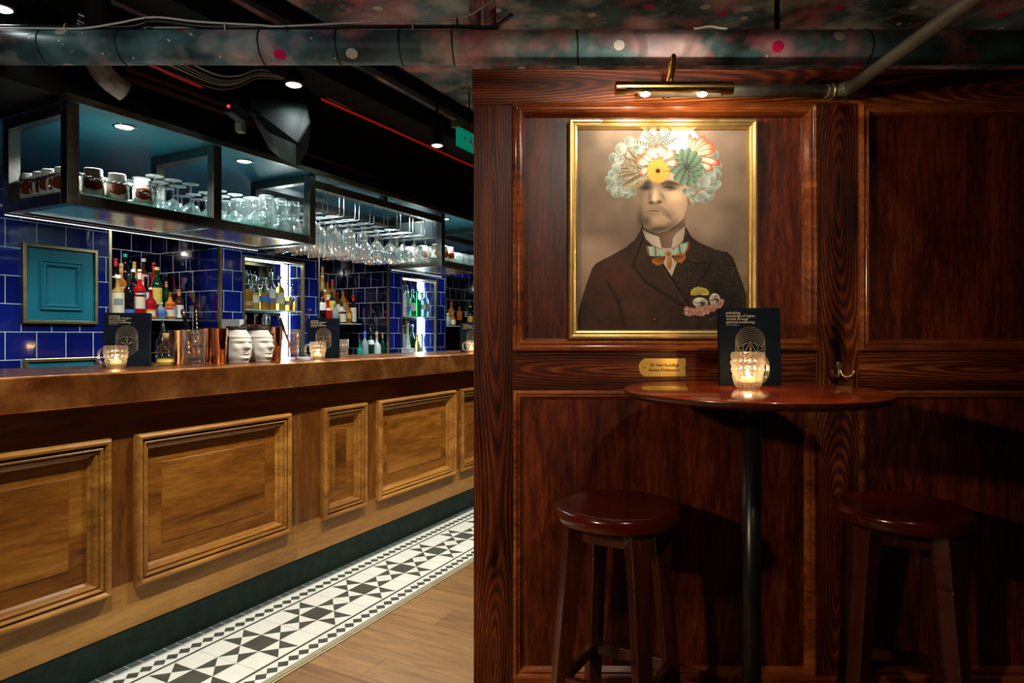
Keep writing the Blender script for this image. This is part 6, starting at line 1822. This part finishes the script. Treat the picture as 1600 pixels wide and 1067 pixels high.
# white boxes and the drinks tray at the far recess edge
bx = thing('sugar_box', 'small white box at the corner of the back counter by the far lit alcove', 'box', B(5.02, 3.72, 0.9705), PHI)
MB().box(-.05, .05, -.04, .04, 0, .13).build('carton', M['paper'], bx, .003)
MB().box(-.052, .052, -.042, .042, .128, .142).build('lid', M['paper'], bx, .002)

# white plaster head cups
def head_cup(loc, rot, label):
    h = thing('head_cup', label, 'cup', loc, rot)
    nt, nz2 = 72, 60
    Hh = 0.155
    def g(x, s): return math.exp(-(x / s) ** 2)
    vs, fs = [], []
    for j in range(nz2 + 1):
        f = j / nz2
        base = 0.060 * (0.80 + 0.30 * math.sin(PI * min(1, f * 0.80 + 0.10)) - 0.16 * max(0, f - .78) / .22)
        for i in range(nt):
            a = 2 * PI * i / nt
            da = (a + PI) % (2 * PI) - PI
            rx = base * 1.10; ry = base * 0.90
            r = 1.0 / math.sqrt((math.cos(a) / rx) ** 2 + (math.sin(a) / ry) ** 2)
            nose = g(da, .17 + .10 * max(0, .58 - f)) * (0.020 * math.exp(-((f - .47) / .055) ** 2) + 0.012 * math.exp(-((f - .55) / .075) ** 2))
            brow = 0.007 * g(da, .75) * g(f - .665, .035)
            sock = -0.0095 * (g(da - .42, .20) + g(da + .42, .20)) * g(f - .595, .045)
            lid = 0.004 * (g(da - .42, .13) + g(da + .42, .13)) * g(f - .585, .018)
            cheek = 0.004 * (g(da - .62, .25) + g(da + .62, .25)) * g(f - .45, .08)
            lips = 0.0065 * g(da, .27) * (g(f - .335, .020) + 1.05 * g(f - .285, .022)) - 0.004 * g(da, .24) * g(f - .311, .008)
            under = -0.004 * g(da, .22) * g(f - .235, .022)
            chin = 0.009 * g(da, .34) * g(f - .155, .055)
            jaw = 0.004 * g(abs(da) - 1.05, .3) * g(f - .22, .12)
            neck = -0.008 * (1 - g(da, .9)) * g(f - .03, .10)
            band = 0.004 * g(f - .80, .045) - 0.0022 * g(f - .745, .010)
            ear = 0.009 * (g(da - 1.62, .13) + g(da + 1.62, .13)) * g(f - .50, .085)
            r += nose + brow + sock + lid + cheek + lips + under + chin + jaw + neck + band + ear
            vs.append((r * math.cos(a) + 0.004 * (1 - f), r * math.sin(a), f * Hh))
    for j in range(nz2):
        for i in range(nt):
            fs.append((j * nt + i, j * nt + (i + 1) % nt, (j + 1) * nt + (i + 1) % nt, (j + 1) * nt + i))
    fs.append(tuple(reversed(range(nt))))
    top = nz2 * nt
    ins = len(vs)
    for q in range(nt):
        x, y, z = vs[top + q]; vs.append((x * .88, y * .88, z - .001))
    for q in range(nt):
        x, y, z = vs[top + q]; vs.append((x * .82, y * .82, z - .07))
    for q in range(nt):
        fs.append((top + q, top + (q + 1) % nt, ins + (q + 1) % nt, ins + q))
        fs.append((ins + q, ins + (q + 1) % nt, ins + nt + (q + 1) % nt, ins + nt + q))
    fs.append(tuple(ins + nt + q for q in range(nt)))
    MB().add(vs, fs, 0, True).build('face', M['plaster'], h)
    mb = MB().lathe([(0.043, Hh - .030), (0.046, Hh - .004), (0.050, Hh + .010), (0.047, Hh + .016), (0, Hh + .012)], 30, close=False)
    mb.shift(lambda p: Vector((p.x * 1.06 - .002, p.y * .88, p.z + 0.004 * math.sin(7 * math.atan2(p.y, p.x)))))
    mb.build('dark_filling', plain('dark_coffee_filling', (0.012, 0.010, 0.009), 0.6, vary=.4), h)
    return h
head_cup(on_bar(370, 2.57), math.radians(-32), 'white plaster head cup nearest the copper shaker')
head_cup(on_bar(404, 2.595), math.radians(-22), 'white plaster head cup second from the copper shaker')
